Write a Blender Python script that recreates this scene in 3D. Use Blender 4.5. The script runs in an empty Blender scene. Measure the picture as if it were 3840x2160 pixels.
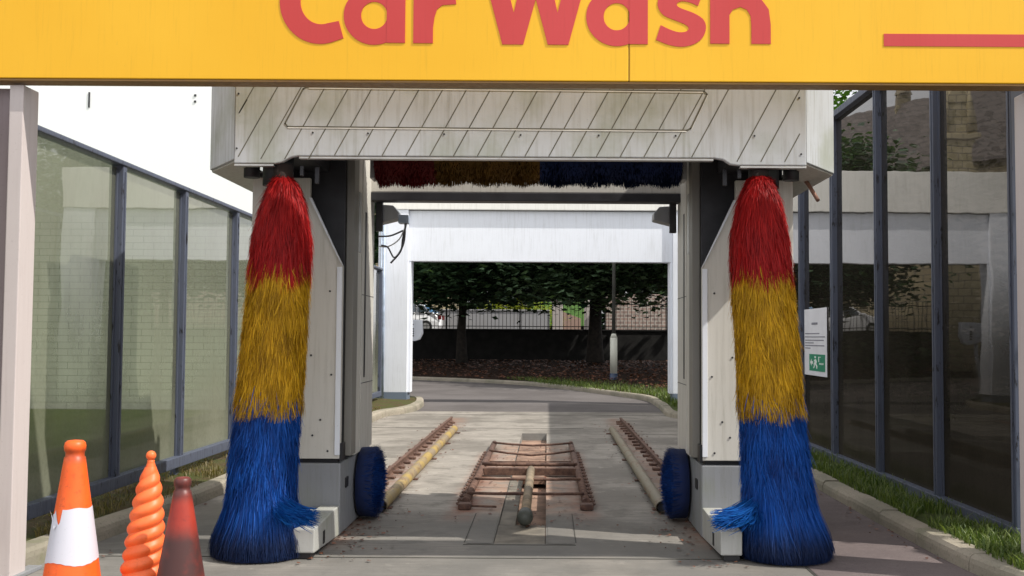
import bpy, bmesh, math, random
from mathutils import Vector, Matrix, noise
random.seed(7)
S = bpy.context.scene
COL = S.collection
R = math.radians
AX = -0.2            # centre line of the wash bay

# ------------------------------------------------------------------ materials
class NT:
    def __init__(s, name):
        s.m = bpy.data.materials.new(name); s.m.use_nodes = True
        s.t = s.m.node_tree; s.n = s.t.nodes; s.n.clear()
        s.out = s.n.new('ShaderNodeOutputMaterial')
        s.geo = None
    def add(s, typ, **kw):
        nd = s.n.new(typ)
        for k, v in kw.items(): setattr(nd, k, v)
        return nd
    def link(s, a, b): s.t.links.new(a, b)
    def put(s, sock, v):
        if hasattr(v, 'is_linked') or isinstance(v, bpy.types.NodeSocket): s.link(v, sock)
        else:
            if isinstance(v, (tuple, list)) and len(v) == 3 and sock.type == 'RGBA': v = (*v, 1)
            sock.default_value = v
    def pos(s):
        if not s.geo: s.geo = s.add('ShaderNodeNewGeometry')
        return s.geo.outputs['Position']
    def obj(s):
        return s.add('ShaderNodeTexCoord').outputs['Object']
    def mapv(s, v, scale=(1, 1, 1), loc=(0, 0, 0), rot=(0, 0, 0)):
        m = s.add('ShaderNodeMapping'); s.link(v, m.inputs[0])
        m.inputs['Scale'].default_value = scale; m.inputs['Location'].default_value = loc
        m.inputs['Rotation'].default_value = rot
        return m.outputs[0]
    def noise(s, v, scale=5, detail=4, rough=.55, stretch=None, loc=(0, 0, 0)):
        if stretch or loc != (0, 0, 0): v = s.mapv(v, stretch or (1, 1, 1), loc)
        k = s.add('ShaderNodeTexNoise'); s.link(v, k.inputs['Vector'])
        k.inputs['Scale'].default_value = scale; k.inputs['Detail'].default_value = detail
        k.inputs['Roughness'].default_value = rough
        return k.outputs['Fac']
    def ramp(s, f, a, b, va=0., vb=1.):
        r = s.add('ShaderNodeMapRange', interpolation_type='SMOOTHSTEP')
        s.link(f, r.inputs[0]); r.inputs[1].default_value = a; r.inputs[2].default_value = b
        r.inputs[3].default_value = va; r.inputs[4].default_value = vb
        return r.outputs[0]
    def math(s, op, a, b=0., c=None, clamp=False):
        k = s.add('ShaderNodeMath', operation=op, use_clamp=clamp)
        s.put(k.inputs[0], a); s.put(k.inputs[1], b)
        if c is not None: s.put(k.inputs[2], c)
        return k.outputs[0]
    def mix(s, f, a, b, blend='MIX'):
        k = s.add('ShaderNodeMixRGB', blend_type=blend)
        s.put(k.inputs[0], f); s.put(k.inputs[1], a); s.put(k.inputs[2], b)
        return k.outputs[0]
    def sep(s, v):
        k = s.add('ShaderNodeSeparateXYZ'); s.link(v, k.inputs[0]); return k.outputs
    def bump(s, h, strength=.3, dist=.01):
        b = s.add('ShaderNodeBump'); s.link(h, b.inputs['Height'])
        b.inputs['Strength'].default_value = strength; b.inputs['Distance'].default_value = dist
        return b.outputs[0]
    def bsdf(s, color, rough=.6, metal=0., normal=None, spec=None, coat=None, sss=None, trans=None):
        p = s.add('ShaderNodeBsdfPrincipled')
        s.put(p.inputs['Base Color'], color); s.put(p.inputs['Roughness'], rough)
        p.inputs['Metallic'].default_value = metal
        if normal is not None: s.link(normal, p.inputs['Normal'])
        if spec is not None: p.inputs['Specular IOR Level'].default_value = spec
        if coat is not None: p.inputs['Coat Weight'].default_value = coat
        return p.outputs[0]
    def done(s, sh):
        s.link(sh, s.out.inputs[0]); return s.m

def M_simple(name, col, rough=.6, metal=0., var=.25, scale=6, bump=.1, spec=None):
    t = NT(name); p = t.pos()
    n = t.noise(p, scale, 5); n2 = t.noise(p, scale*9, 3)
    d = tuple(c*(1-var) for c in col); l = tuple(min(1, c*(1+var*.6)) for c in col)
    c = t.mix(t.ramp(n, .3, .7), d, l)
    c = t.mix(t.ramp(n2, .55, .8, 0, var*.6), c, tuple(k*.5 for k in col))
    return t.done(t.bsdf(c, rough, metal, t.bump(n2, bump, .004), spec))

def M_painted(name, col, dirt=(.28, .26, .2), amt=.5, rough=.42, algae=0., chips=0., scale=1., spec=.4):
    """weathered painted sheet: vertical run-off streaks, blotches, optional algae and chipped paint"""
    t = NT(name); p = t.pos()
    streak = t.noise(p, 3.2*scale, 6, .65, stretch=(9, 9, .55))
    blot = t.noise(p, 1.6*scale, 5, .6)
    fine = t.noise(p, 60, 3)
    f = t.math('MULTIPLY', t.ramp(streak, .42, .78), t.ramp(blot, .25, .75, .25, 1))
    f = t.math('MULTIPLY', f, amt)
    c = t.mix(f, col, dirt)
    c = t.mix(t.ramp(blot, .3, .8, 0, amt*.3), c, tuple(k*.75 for k in col))
    c = t.mix(t.ramp(fine, .62, .75, 0, .12+amt*.15), c, tuple(k*.45 for k in dirt))
    if algae:
        a = t.math('MULTIPLY', t.ramp(t.noise(p, 2.3, 4, loc=(5, 2, 1)), .45, .75), algae)
        c = t.mix(a, c, (.2, .23, .1))
    if chips:
        ch = t.ramp(t.noise(p, 7, 7, .75, stretch=(3, 3, .6)), .64-.2*chips, .66-.2*chips)
        c = t.mix(ch, c, (.018, .018, .022))
    return t.done(t.bsdf(c, t.ramp(streak, .3, .8, rough, rough+.25), 0, t.bump(blot, .06, .01), spec))

white_dirty = M_painted('dirty white enamel', (.54, .57, .61), dirt=(.24, .23, .19), amt=.8, algae=.4)
white_panel = M_painted('cream white panel', (.62, .60, .55), amt=.55)
white_clean = M_painted('white cladding', (.78, .81, .87), dirt=(.45, .46, .46), amt=.4, rough=.5)
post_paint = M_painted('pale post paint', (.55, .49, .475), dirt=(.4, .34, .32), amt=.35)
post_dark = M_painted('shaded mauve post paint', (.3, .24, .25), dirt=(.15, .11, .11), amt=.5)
grey_base = M_painted('grey base enamel', (.25, .26, .28), dirt=(.14, .13, .1), amt=.5, algae=.25)
grey_lite = M_painted('light grey galvanised', (.42, .42, .4), dirt=(.2, .2, .15), amt=.5, algae=.35)
frame_paint = M_painted('flaking blue grey frame paint', (.09, .105, .15), dirt=(.06, .06, .07), amt=.7, chips=.28, scale=1.5)
plinth_blue = M_painted('blue grey plinth', (.15, .19, .25), amt=.3)
dark_steel = M_simple('dark steel', (.035, .035, .04), .5, .3)
blackm = M_simple('black plastic', (.012, .012, .014), .5)
alu = M_simple('dull aluminium', (.5, .5, .49), .42, .6, .15)
conduit = M_simple('blue grey conduit', (.4, .48, .6), .4)
cablem = M_simple('grey cable sheath', (.09, .09, .1), .5)
cable_w = M_simple('pale cable sheath', (.6, .6, .58), .5)
copper = M_simple('copper pipe', (.35, .2, .15), .45, .5)
pole_cream = M_painted('cream lamp post paint', (.6, .6, .52), amt=.3)
pole_blue = M_simple('navy pole paint', (.03, .05, .1), .5)

def m_rust():
    t = NT('rusty steel'); p = t.pos()
    n = t.noise(p, 14, 6, .7); n2 = t.noise(p, 60, 4)
    c = t.mix(t.ramp(n, .35, .65), (.07, .036, .027), (.17, .095, .066))
    c = t.mix(t.ramp(n2, .5, .75, 0, .6), c, (.06, .03, .025))
    return t.done(t.bsdf(c, .85, 0, t.bump(n2, .6, .006)))
rust = m_rust()
def m_yellow_tube():
    t = NT('worn yellow tube paint'); p = t.pos()
    n = t.noise(p, 9, 7, .75, stretch=(1, .35, 1)); n2 = t.noise(p, 1.3, 5, .7, loc=(3, 3, 3))
    c = t.mix(t.ramp(n2, .40, .6), (.36, .25, .07), (.24, .185, .12))
    c = t.mix(t.ramp(t.sep(p)[0], .3, .6), c, t.mix(n, (.16, .14, .10), (.26, .22, .15)))
    c = t.mix(t.ramp(n, .52, .62, 0, .85), c, (.17, .1, .06))
    return t.done(t.bsdf(c, .6, 0, t.bump(n, .3, .004)))
yellow_tube = m_yellow_tube()

def m_sign(name, col, fade):
    t = NT(name); p = t.pos()
    s1 = t.noise(p, 4, 6, .7, stretch=(14, 1, .7)); b = t.noise(p, .7, 3); g = t.noise(p, 22, 5, .75, stretch=(2, 1, .5))
    c = t.mix(t.ramp(b, .3, .7), col, fade)
    c = t.mix(t.ramp(s1, .5, .85, 0, .3), c, tuple(k*.62 for k in col))
    c = t.mix(t.ramp(g, .66, .78, 0, .45), c, (.3, .19, .03))
    return t.done(t.bsdf(c, .45, 0, t.bump(b, .05, .02), .35))
sign_yellow = m_sign('sign yellow', (.78, .415, .010), (.82, .455, .018))
sign_red = m_sign('faded sign red', (.50, .042, .038), (.55, .055, .055))
sign_lip = M_painted('sign underside', (.30, .17, .05), dirt=(.2, .13, .1), amt=.8)
seam = M_simple('seam shadow', (.16, .09, .02), .8)

def m_concrete():
    t = NT('stained brushed concrete'); p = t.pos(); x, y, z = t.sep(p)
    brush = t.noise(p, 5, 5, .7, stretch=(.35, 7, 1)); big = t.noise(p, .55, 5, .6, loc=(4, 1, 0)); fine = t.noise(p, 45, 4, .7)
    c = t.mix(t.ramp(brush, .3, .7), (.21, .19, .165), (.36, .33, .29))
    c = t.mix(t.ramp(big, .42, .60, 0, .85), c, (.165, .15, .13))
    mid = t.noise(p, 2.2, 6, .7, loc=(2, 9, 0)); c = t.mix(t.ramp(mid, .5, .62, 0, .65), c, (.15, .135, .115)); c = t.mix(t.ramp(mid, .42, .34, 0, .4), c, (.42, .385, .335))
    crk = t.noise(p, 3, 6, .6, stretch=(.5, 1, 1), loc=(8, 3, 0))
    ad = t.math('ABSOLUTE', t.math('SUBTRACT', crk, .5))
    c = t.mix(t.ramp(ad, 0, .006, .35, 0), c, (.07, .06, .05))
    c = t.mix(t.ramp(fine, .58, .75, 0, .4), c, (.13, .12, .1))
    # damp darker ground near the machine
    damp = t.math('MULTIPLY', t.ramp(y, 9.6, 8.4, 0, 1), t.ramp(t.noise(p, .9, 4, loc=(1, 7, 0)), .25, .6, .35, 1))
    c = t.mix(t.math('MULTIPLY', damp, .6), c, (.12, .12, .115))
    # rust bleeding from the steel rails and frame
    def near(x0, w, y0, y1, a):
        d = t.math('ABSOLUTE', t.math('SUBTRACT', x, x0))
        m = t.ramp(d, w, w*.15, 0, 1)
        m = t.math('MULTIPLY', m, t.ramp(y, y0-.5, y0+.2)); m = t.math('MULTIPLY', m, t.ramp(y, y1+.5, y1-.2))
        m = t.math('MULTIPLY', m, t.ramp(t.noise(p, 4.5, 5, .7, loc=(x0, 0, 0)), .3, .65, .1, 1))
        return t.math('MULTIPLY', m, a)
    c = t.mix(near(-.2, .72, 9.5, 15.2, 1.0), c, (.35, .215, .15))
    c = t.mix(near(-.74, .22, 9.2, 14, .8), c, (.25, .11, .07))
    c = t.mix(near(.34, .2, 9.2, 14, .6), c, (.25, .11, .07))
    c = t.mix(near(-1.68, .3, 8, 20, .65), c, (.24, .12, .075))
    c = t.mix(near(1.28, .3, 8, 20, .65), c, (.24, .12, .075))
    h = t.math('ADD', t.math('MULTIPLY', brush, .6), t.math('MULTIPLY', fine, .4))
    return t.done(t.bsdf(c, .82, 0, t.bump(h, .45, .01), .3))
concrete = m_concrete()
def m_asphalt(name, a, b):
    t = NT(name); p = t.pos()
    big = t.noise(p, .5, 4); f = t.noise(p, 70, 4, .7); m = t.noise(p, 6, 5, .7, stretch=(1, 2, 1))
    c = t.mix(t.ramp(big, .3, .7), a, b)
    c = t.mix(t.ramp(m, .5, .75, 0, .35), c, tuple(k*1.5 for k in b))
    c = t.mix(t.ramp(f, .5, .72, 0, .55), c, tuple(k*.45 for k in a))
    return t.done(t.bsdf(c, .88, 0, t.bump(f, .6, .008), .3))
asphalt = m_asphalt('asphalt', (.09, .08, .077), (.135, .122, .118))
asphalt_r = m_asphalt('reddish asphalt', (.10, .08, .08), (.155, .125, .12))
def m_kerb():
    t = NT('kerb concrete'); p = t.pos()
    b = t.noise(p, 1.2, 5); f = t.noise(p, 35, 5, .7)
    c = t.mix(t.ramp(b, .35, .65), (.34, .30, .24), (.25, .23, .18))
    c = t.mix(t.ramp(f, .5, .72, 0, .55), c, (.12, .11, .075))
    c = t.mix(t.ramp(t.noise(p, 3, 4, loc=(9, 0, 0)), .55, .75, 0, .5), c, (.14, .16, .07))
    return t.done(t.bsdf(c, .9, 0, t.bump(f, .7, .01), .2))
kerbm = m_kerb()
joint = M_simple('joint grime', (.05, .048, .04), .95)
patch_grey = M_simple('smooth concrete patch', (.24, .235, .22), .85, 0, .3, 3, .2)
trench_m = M_simple('stained trench bed', (.27, .17, .12), .9, 0, .5, 3, .5)
trench_dk = M_simple('trench cover plate', (.17, .15, .12), .85, 0, .4, 4, .4)

def m_soil(name, a, b, c3):
    t = NT(name); p = t.pos()
    n = t.noise(p, 3, 6, .7); f = t.noise(p, 25, 5, .75)
    c = t.mix(t.ramp(n, .4, .62), a, b); c = t.mix(t.ramp(f, .5, .68, 0, .8), c, c3)
    return t.done(t.bsdf(c, .95, 0, t.bump(f, 1, .03), .15))
soil = m_soil('verge soil', (.09, .065, .035), (.07, .085, .025), (.15, .11, .05))
bedsoil = m_soil('shady leaf litter', (.018, .012, .008), (.03, .015, .01), (.05, .02, .012))
lawnm = m_soil('mown lawn', (.11, .15, .05), (.15, .19, .07), (.08, .11, .04))
turfm = m_soil('verge turf', (.07, .09, .03), (.10, .13, .04), (.05, .05, .02))

def m_leaf(name, a, b, tr=.35, rough=.5):
    t = NT(name)
    at = t.add('ShaderNodeAttribute'); at.attribute_name = 'rnd'
    c = t.mix(at.outputs['Fac'], a, b)
    p = t.bsdf(c, rough, spec=.35)
    tl = t.add('ShaderNodeBsdfTranslucent'); t.link(t.mix(1, c, (1.3, 1.5, .5), 'MULTIPLY'), tl.inputs[0])
    mx = t.add('ShaderNodeMixShader'); mx.inputs[0].default_value = tr
    t.link(p, mx.inputs[1]); t.link(tl.outputs[0], mx.inputs[2])
    return t.done(mx.outputs[0])
leaf_dark = m_leaf('deep green leaf', (.008, .024, .012), (.14, .24, .12), .2, .35)
leaf_mid = m_leaf('mid green leaf', (.03, .07, .015), (.08, .15, .035))
leaf_yel = m_leaf('yellow green leaf', (.16, .19, .015), (.38, .38, .03))
leaf_dead = m_leaf('fallen leaf', (.06, .02, .012), (.2, .085, .05), .1)
blade_g = m_leaf('grass blade', (.05, .09, .02), (.16, .2, .05), .3)
blade_d = m_leaf('dry grass blade', (.09, .08, .03), (.26, .2, .09), .3)
bark = M_simple('bark', (.022, .017, .013), .95, 0, .5, 8, .8)
darkstone = M_simple('tree shade darkened stone', (.013, .012, .011), .95, 0, .5, 3, .8)  # stone colour blackened to carry the heavy tree shade

def m_strand(name, a, b, tipdark=0.):
    t = NT(name)
    at = t.add('ShaderNodeAttribute'); at.attribute_name = 'rnd'
    al = t.add('ShaderNodeAttribute'); al.attribute_name = 'along'
    c = t.mix(at.outputs['Fac'], a, b)
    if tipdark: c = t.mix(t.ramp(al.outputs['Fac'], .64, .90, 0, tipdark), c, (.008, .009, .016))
    tl = t.add('ShaderNodeBsdfTranslucent'); t.link(c, tl.inputs[0])
    mx = t.add('ShaderNodeMixShader'); mx.inputs[0].default_value = .3
    t.link(t.bsdf(c, .5, spec=.2), mx.inputs[1]); t.link(tl.outputs[0], mx.inputs[2])
    return t.done(mx.outputs[0])
br_red = m_strand('red bristle', (.20, .004, .006), (.54, .018, .018))
br_yel = m_strand('yellow bristle', (.26, .13, .005), (.80, .48, .02))
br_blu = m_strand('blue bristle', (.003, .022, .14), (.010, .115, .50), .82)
br_core = M_simple('brush core', (.02, .012, .01), .9)
br_core_b = M_simple('blue brush core', (.004, .014, .07), .9)
br_core_y = M_simple('yellow brush core', (.12, .06, .005), .9)
br_core_r = M_simple('red brush core', (.09, .004, .004), .9)
br_blu_shade = m_strand('shaded blue bristle', (.002, .004, .012), (.004, .012, .05))  # brush blue darkened for the shade under the gantry

def m_brick(name, c1, c2, mortar, w, h, ms=.012, rough=.85, axis='xz', top=None):
    t = NT(name); p = t.pos(); x, y, z = t.sep(p)
    cb = t.add('ShaderNodeCombineXYZ'); t.link(x if axis == 'xz' else y, cb.inputs[0]); t.link(z, cb.inputs[1])
    b = t.add('ShaderNodeTexBrick'); t.link(cb.outputs[0], b.inputs[0])
    b.inputs['Color1'].default_value = (*c1, 1); b.inputs['Color2'].default_value = (*c2, 1); b.inputs['Mortar'].default_value = (*mortar, 1)
    b.inputs['Scale'].default_value = 1; b.inputs['Brick Width'].default_value = w; b.inputs['Row Height'].default_value = h
    b.inputs['Mortar Size'].default_value = ms; b.inputs['Mortar Smooth'].default_value = .3
    n = t.noise(p, 3, 5, .7)
    c = t.mix(t.ramp(n, .4, .75, 0, .35 if top is None else .08), b.outputs['Color'], tuple(k*.5 for k in c1))
    if top is not None:      # joints bleached out above this height, overexposure painted as plain white
        return t.done(t.bsdf(t.mix(t.ramp(z, top, top+.25), c, (.88, .89, .89)), rough))
    return t.done(t.bsdf(c, rough, 0, t.bump(b.outputs['Fac'], -.5, .02)))
white_brick = m_brick('white painted block', (.86, .87, .86), (.82, .84, .83), (.48, .5, .47), .40, .128, .007, top=3.7)
rubble = m_brick('rubble stone', (.34, .24, .2), (.2, .15, .13), (.42, .38, .33), .38, .17, .03)
slate = m_brick('slate roof', (.075, .062, .06), (.10, .085, .08), (.05, .045, .045), .5, .28, .02)
sandstone = m_brick('weathered sandstone', (.25, .21, .13), (.17, .14, .09), (.1, .09, .07), .6, .3, .02)
grey_wall = M_painted('grey garden wall render', (.3, .3, .31), amt=.4)
pier_m = M_painted('pale stone pier', (.42, .38, .36), amt=.6)
pinkish = M_painted('stair flank', (.3, .2, .16), amt=.4)

def m_glass(name, tint, film, filmcol, boost=1.7, foliage=False):
    t = NT(name); p = t.pos(); x, y, z = t.sep(p)
    lw = t.add('ShaderNodeLayerWeight'); lw.inputs['Blend'].default_value = .5
    f5 = t.math('POWER', lw.outputs['Facing'], 5)
    fr = t.math('MULTIPLY', t.math('ADD', t.math('MULTIPLY', f5, .96), .04), boost, clamp=True)
    # dried wash film dulls the lower glass
    fr = t.math('MULTIPLY', fr, t.ramp(t.math('ADD', z, t.math('MULTIPLY', t.noise(p, 1.1, 4), .5)), 1.5, 2.5, .16, 1))
    tr = t.add('ShaderNodeBsdfTransparent'); tr.inputs[0].default_value = (*tint, 1)
    df = t.add('ShaderNodeBsdfDiffuse')
    n = t.noise(p, 1.3, 5, .6, stretch=(1, 1, .4)); n2 = t.noise(p, 30, 4, .7)
    t.link(t.mix(t.ramp(n2, .4, .8, 0, .5), filmcol, tuple(k*.6 for k in filmcol)), df.inputs[0])
    low = t.ramp(z, 1.3, .2, 0, .45)
    ff = t.math('ADD', t.math('MULTIPLY', t.ramp(n, .3, .75, .6, 1.3), film), t.math('MULTIPLY', low, film*2), clamp=True)
    m1 = t.add('ShaderNodeMixShader'); t.link(ff, m1.inputs[0]); t.link(tr.outputs[0], m1.inputs[1]); t.link(df.outputs[0], m1.inputs[2])
    gl = t.add('ShaderNodeBsdfGlossy'); gl.inputs['Roughness'].default_value = .015; gl.inputs[0].default_value = (.95, .93, .92, 1)
    wob = t.noise(p, .9, 2); t.link(t.bump(wob, .12, .02), gl.inputs['Normal'])
    m2 = t.add('ShaderNodeMixShader'); t.link(fr, m2.inputs[0]); t.link(m1.outputs[0], m2.inputs[1]); t.link(gl.outputs[0], m2.inputs[2])
    return t.done(m2.outputs[0])
glass_l = m_glass('grimy greenish glass', (.34, .36, .275), .52, (.19, .197, .145), 1.7)
glass_r = m_glass('dark grimy glass', (.035, .03, .025), .28, (.085, .074, .058), 1.5)
car_glass = M_simple('car window glass', (.02, .03, .04), .08, 0, .1, 3, 0, .9)
car_screen = M_simple('car windscreen', (.12, .3, .55), .12, 0, .2, 3, 0, .9)
carpaint = M_simple('white car paint', (.8, .81, .83), .3, 0, .04, 3, 0)
rubber = M_simple('tyre rubber', (.02, .02, .02), .85)

# ------------------------------------------------------------------ mesh helpers
class MB:
    def __init__(s): s.v = []; s.f = []; s.rnd = []; s.al = []; s.smooth = []
    def add(s, vs, fs, rnd=0., al=None, smooth=False):
        o = len(s.v); s.v += [tuple(v) for v in vs]
        s.f += [tuple(i+o for i in f) for f in fs]; s.smooth += [smooth]*len(fs)
        s.rnd += [rnd]*len(vs); s.al += (al or [0.]*len(vs))
    def box(s, x0, x1, y0, y1, z0, z1):
        s.add([(x, y, z) for z in (z0, z1) for y in (y0, y1) for x in (x0, x1)],
              [(0, 2, 3, 1), (4, 5, 7, 6), (0, 1, 5, 4), (2, 6, 7, 3), (0, 4, 6, 2), (1, 3, 7, 5)])
    def bbox(s, x0, x1, y0, y1, z0, z1, b=.008, seg=2):
        if x0 > x1: x0, x1 = x1, x0
        bm = bmesh.new(); bmesh.ops.create_cube(bm, size=1)
        for v in bm.verts: v.co = Vector(((x0+x1)/2+v.co.x*(x1-x0), (y0+y1)/2+v.co.y*(y1-y0), (z0+z1)/2+v.co.z*(z1-z0)))
        bmesh.ops.bevel(bm, geom=bm.edges[:], offset=b, segments=seg, affect='EDGES', profile=.6)
        bm.verts.index_update(); s.add([v.co for v in bm.verts], [[v.index for v in f.verts] for f in bm.faces]); bm.free()
    def prism(s, pts, axis, a0, a1, bevel=0.):
        """pts 2-D polygon, extruded along axis ('x','y','z') between a0 and a1"""
        def P(p, a): return {'y': (p[0], a, p[1]), 'x': (a, p[0], p[1]), 'z': (p[0], p[1], a)}[axis]
        bm = bmesh.new()
        va = [bm.verts.new(P(p, a0)) for p in pts]; vb = [bm.verts.new(P(p, a1)) for p in pts]; n = len(pts)
        bm.faces.new(va); bm.faces.new(vb[::-1])
        for i in range(n): bm.faces.new((va[i], vb[i], vb[(i+1) % n], va[(i+1) % n]))
        bmesh.ops.recalc_face_normals(bm, faces=bm.faces[:])
        if bevel: bmesh.ops.bevel(bm, geom=bm.edges[:], offset=bevel, segments=2, affect='EDGES', profile=.6)
        bm.verts.index_update(); s.add([v.co for v in bm.verts], [[v.index for v in f.verts] for f in bm.faces]); bm.free()
    def tube(s, pts, r, n=12, cap=True, smooth=True):
        pts = [Vector(p) for p in pts]; rs = r if isinstance(r, (list, tuple)) else [r]*len(pts)
        rings = []; vs = []
        up = None
        for i, p in enumerate(pts):
            d = (pts[min(i+1, len(pts)-1)]-pts[max(i-1, 0)]).normalized()
            if up is None: up = Vector((0, 0, 1)) if abs(d.z) < .9 else Vector((1, 0, 0))
            a = (up-d*up.dot(d)).normalized(); b = d.cross(a); up = a
            for k in range(n):
                t = 2*math.pi*k/n; vs.append(p+a*math.cos(t)*rs[i]+b*math.sin(t)*rs[i])
        fs = []
        for i in range(len(pts)-1):
            for k in range(n):
                fs.append((i*n+k, i*n+(k+1) % n, (i+1)*n+(k+1) % n, (i+1)*n+k))
        s.add(vs, fs, smooth=smooth)
        if cap:
            o = len(s.v)-len(vs)
            s.f += [tuple(o+k for k in range(n))[::-1], tuple(o+(len(pts)-1)*n+k for k in range(n))]; s.smooth += [False, False]
    def lathe(s, c, prof, n=40, smooth=True, fn=None):
        """prof: list of (r, z) around a vertical axis at c"""
        vs = []; 
        for (r, z) in prof:
            for k in range(n):
                t = 2*math.pi*k/n; rr = fn(r, z, t) if fn else r
                vs.append((c[0]+rr*math.cos(t), c[1]+rr*math.sin(t), c[2]+z))
        fs = [(i*n+k, i*n+(k+1) % n, (i+1)*n+(k+1) % n, (i+1)*n+k) for i in range(len(prof)-1) for k in range(n)]
        s.add(vs, fs, smooth=smooth)
    def ribbon(s, pts, w, side, rnd):
        vs = []; al = []; n = len(pts); side = Vector(side).normalized()
        for i, p in enumerate(pts):
            p = Vector(p); ww = w*(1 if i < n-1 else .35); vs += [p-side*ww, p+side*ww]; al += [i/(n-1)]*2
        s.add(vs, [(2*i, 2*i+1, 2*i+3, 2*i+2) for i in range(n-1)], rnd, al, True)
    def build(s, name, mat, parent=None, origin=None):
        o3 = Vector(parent.matrix_basis.translation) if parent else Vector(origin or (0, 0, 0))
        if parent and parent.parent: o3 = o3+Vector(parent.parent.matrix_basis.translation)
        me = bpy.data.meshes.new(name)
        me.from_pydata([tuple(Vector(v)-o3) for v in s.v], [], s.f)
        me.polygons.foreach_set('use_smooth', s.smooth)
        if any(s.rnd) or any(s.al):
            for nm, dat in (('rnd', s.rnd), ('along', s.al)):
                at = me.attributes.new(nm, 'FLOAT', 'POINT'); at.data.foreach_set('value', dat)
        me.materials.append(mat); me.update()
        ob = bpy.data.objects.new(name, me); COL.objects.link(ob)
        if parent: ob.parent = parent
        elif origin: ob.location = origin
        return ob
def tag(o, label=None, cat=None, group=None, kind=None):
    if label: o['label'] = label
    if cat: o['category'] = cat
    if group: o['group'] = group
    if kind: o['kind'] = kind
    return o
def empty(name, loc, label, cat, group=None):
    o = bpy.data.objects.new(name, None); COL.objects.link(o); o.location = loc; o.empty_display_size = .2
    return tag(o, label, cat, group)
def one(name, mat, fn, parent=None, origin=None):
    m = MB(); fn(m); return m.build(name, mat, parent, origin)

def interp(tab, v):
    if v <= tab[0][0]: return tab[0][1:]
    for a, b in zip(tab, tab[1:]):
        if v <= b[0]:
            t = (v-a[0])/(b[0]-a[0]); return tuple(a[i]+(b[i]-a[i])*t for i in range(1, len(a)))
    return tab[-1][1:]
def pieces(name, mat, fn, parent):
    """every box / tube drawn by fn becomes an object of its own"""
    class One:
        def __getattr__(s, a):
            def call(*p, **k):
                m = MB(); getattr(m, a)(*p, **k); m.build(name, mat, parent)
            return call
    fn(One())
# ------------------------------------------------------------------ ground
HX0, HX1, HY0, HY1 = -3.9, 3.9, 5.0, 21.9
def quads(m, X0, X1, Y0, Y1, hx0, hx1, hy0, hy1, z):
    for a, b, c, d in ((X0, X1, Y0, hy0), (X0, X1, hy1, Y1), (X0, hx0, hy0, hy1), (hx1, X1, hy0, hy1)):
        m.add([(a, c, z), (b, c, z), (b, d, z), (a, d, z)], [(0, 1, 2, 3)])
tag(one('ground', asphalt, lambda m: quads(m, -400, 400, -200, 600, HX0, HX1, HY0, HY1, 0)), 'worn asphalt road and yard surface', 'ground', kind='structure')
TX0, TX1, TY0, TY1 = -.40, -.005, 7.95, 17.0
fl = one('concrete_floor', concrete, lambda m: quads(m, HX0, HX1, HY0, HY1, TX0, TX1, TY0, TY1, .004))
tag(fl, 'pale brushed concrete floor of the wash bay with rust stains', 'floor', kind='structure')
def _tr(m):
    d = -.11
    m.add([(TX0, TY0, d), (TX1, TY0, d), (TX1, TY1, d), (TX0, TY1, d)], [(0, 1, 2, 3)])
one('trench_bed', trench_m, _tr, fl)
def _tw(m):
    d = -.11; c = [(TX0, TY0), (TX1, TY0), (TX1, TY1), (TX0, TY1)]
    for i in range(4):
        a, b = c[i], c[(i+1) % 4]
        m.add([(*a, .004), (*b, .004), (*b, d), (*a, d)], [(0, 1, 2, 3)])
one('trench_side', patch_grey, _tw, fl)
pieces('trench_cover', trench_dk, lambda m: (m.box(TX0+.006, TX1-.006, TY0+.01, 8.75, -.03, .001), m.box(TX0+.006, TX0+.14, 8.76, 11.6, -.05, -.012)), fl)
pieces('trench_plate', trench_m, lambda m: [m.box(TX0+.01, TX1-.01, 11.62+i*1.02, 12.6+i*1.02, -.06, -.02) for i in range(4)], fl)
def _joints(m):
    z0, z1 = .0045, .0075
    for y in (17.9, 21.0): m.box(-3.1, 2.75, y, y+.02, z0, z1)
    for x in (-.62, .22):
        m.box(x, x+.006, 8.0, 9.3, z0, z1)
    m.box(-.62, .22, 7.9, 7.907, z0, z1); m.box(-3.2, 1.75, 7.42, 7.435, z0, z1)
    m.box(1.75, 1.765, 5.2, 14.5, z0, z1)
pieces('floor_joint', joint, _joints, fl)
pieces('concrete_patch', concrete, lambda m: (m.add([(-.60, 7.94, .008), (-.41, 7.94, .008), (-.41, 9.3, .008), (-.60, 9.3, .008)], [(0, 1, 2, 3)]),
    m.add([(.01, 7.94, .008), (.21, 7.94, .008), (.21, 9.3, .008), (.01, 9.3, .008)], [(0, 1, 2, 3)]),
    m.add([(.62, 16.9, .008), (2.7, 16.9, .008), (2.7, 19.5, .008), (.62, 19.5, .008)], [(0, 1, 2, 3)])), fl)
tag(one('side_strip', asphalt_r, lambda m: m.add([(1.77, 5.0, .008), (3.9, 5.0, .008), (3.9, 14.5, .008), (1.77, 14.5, .008)], [(0, 1, 2, 3)])),
    'reddish asphalt strip between the right brush and the right kerb', 'asphalt strip', kind='structure')

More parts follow.
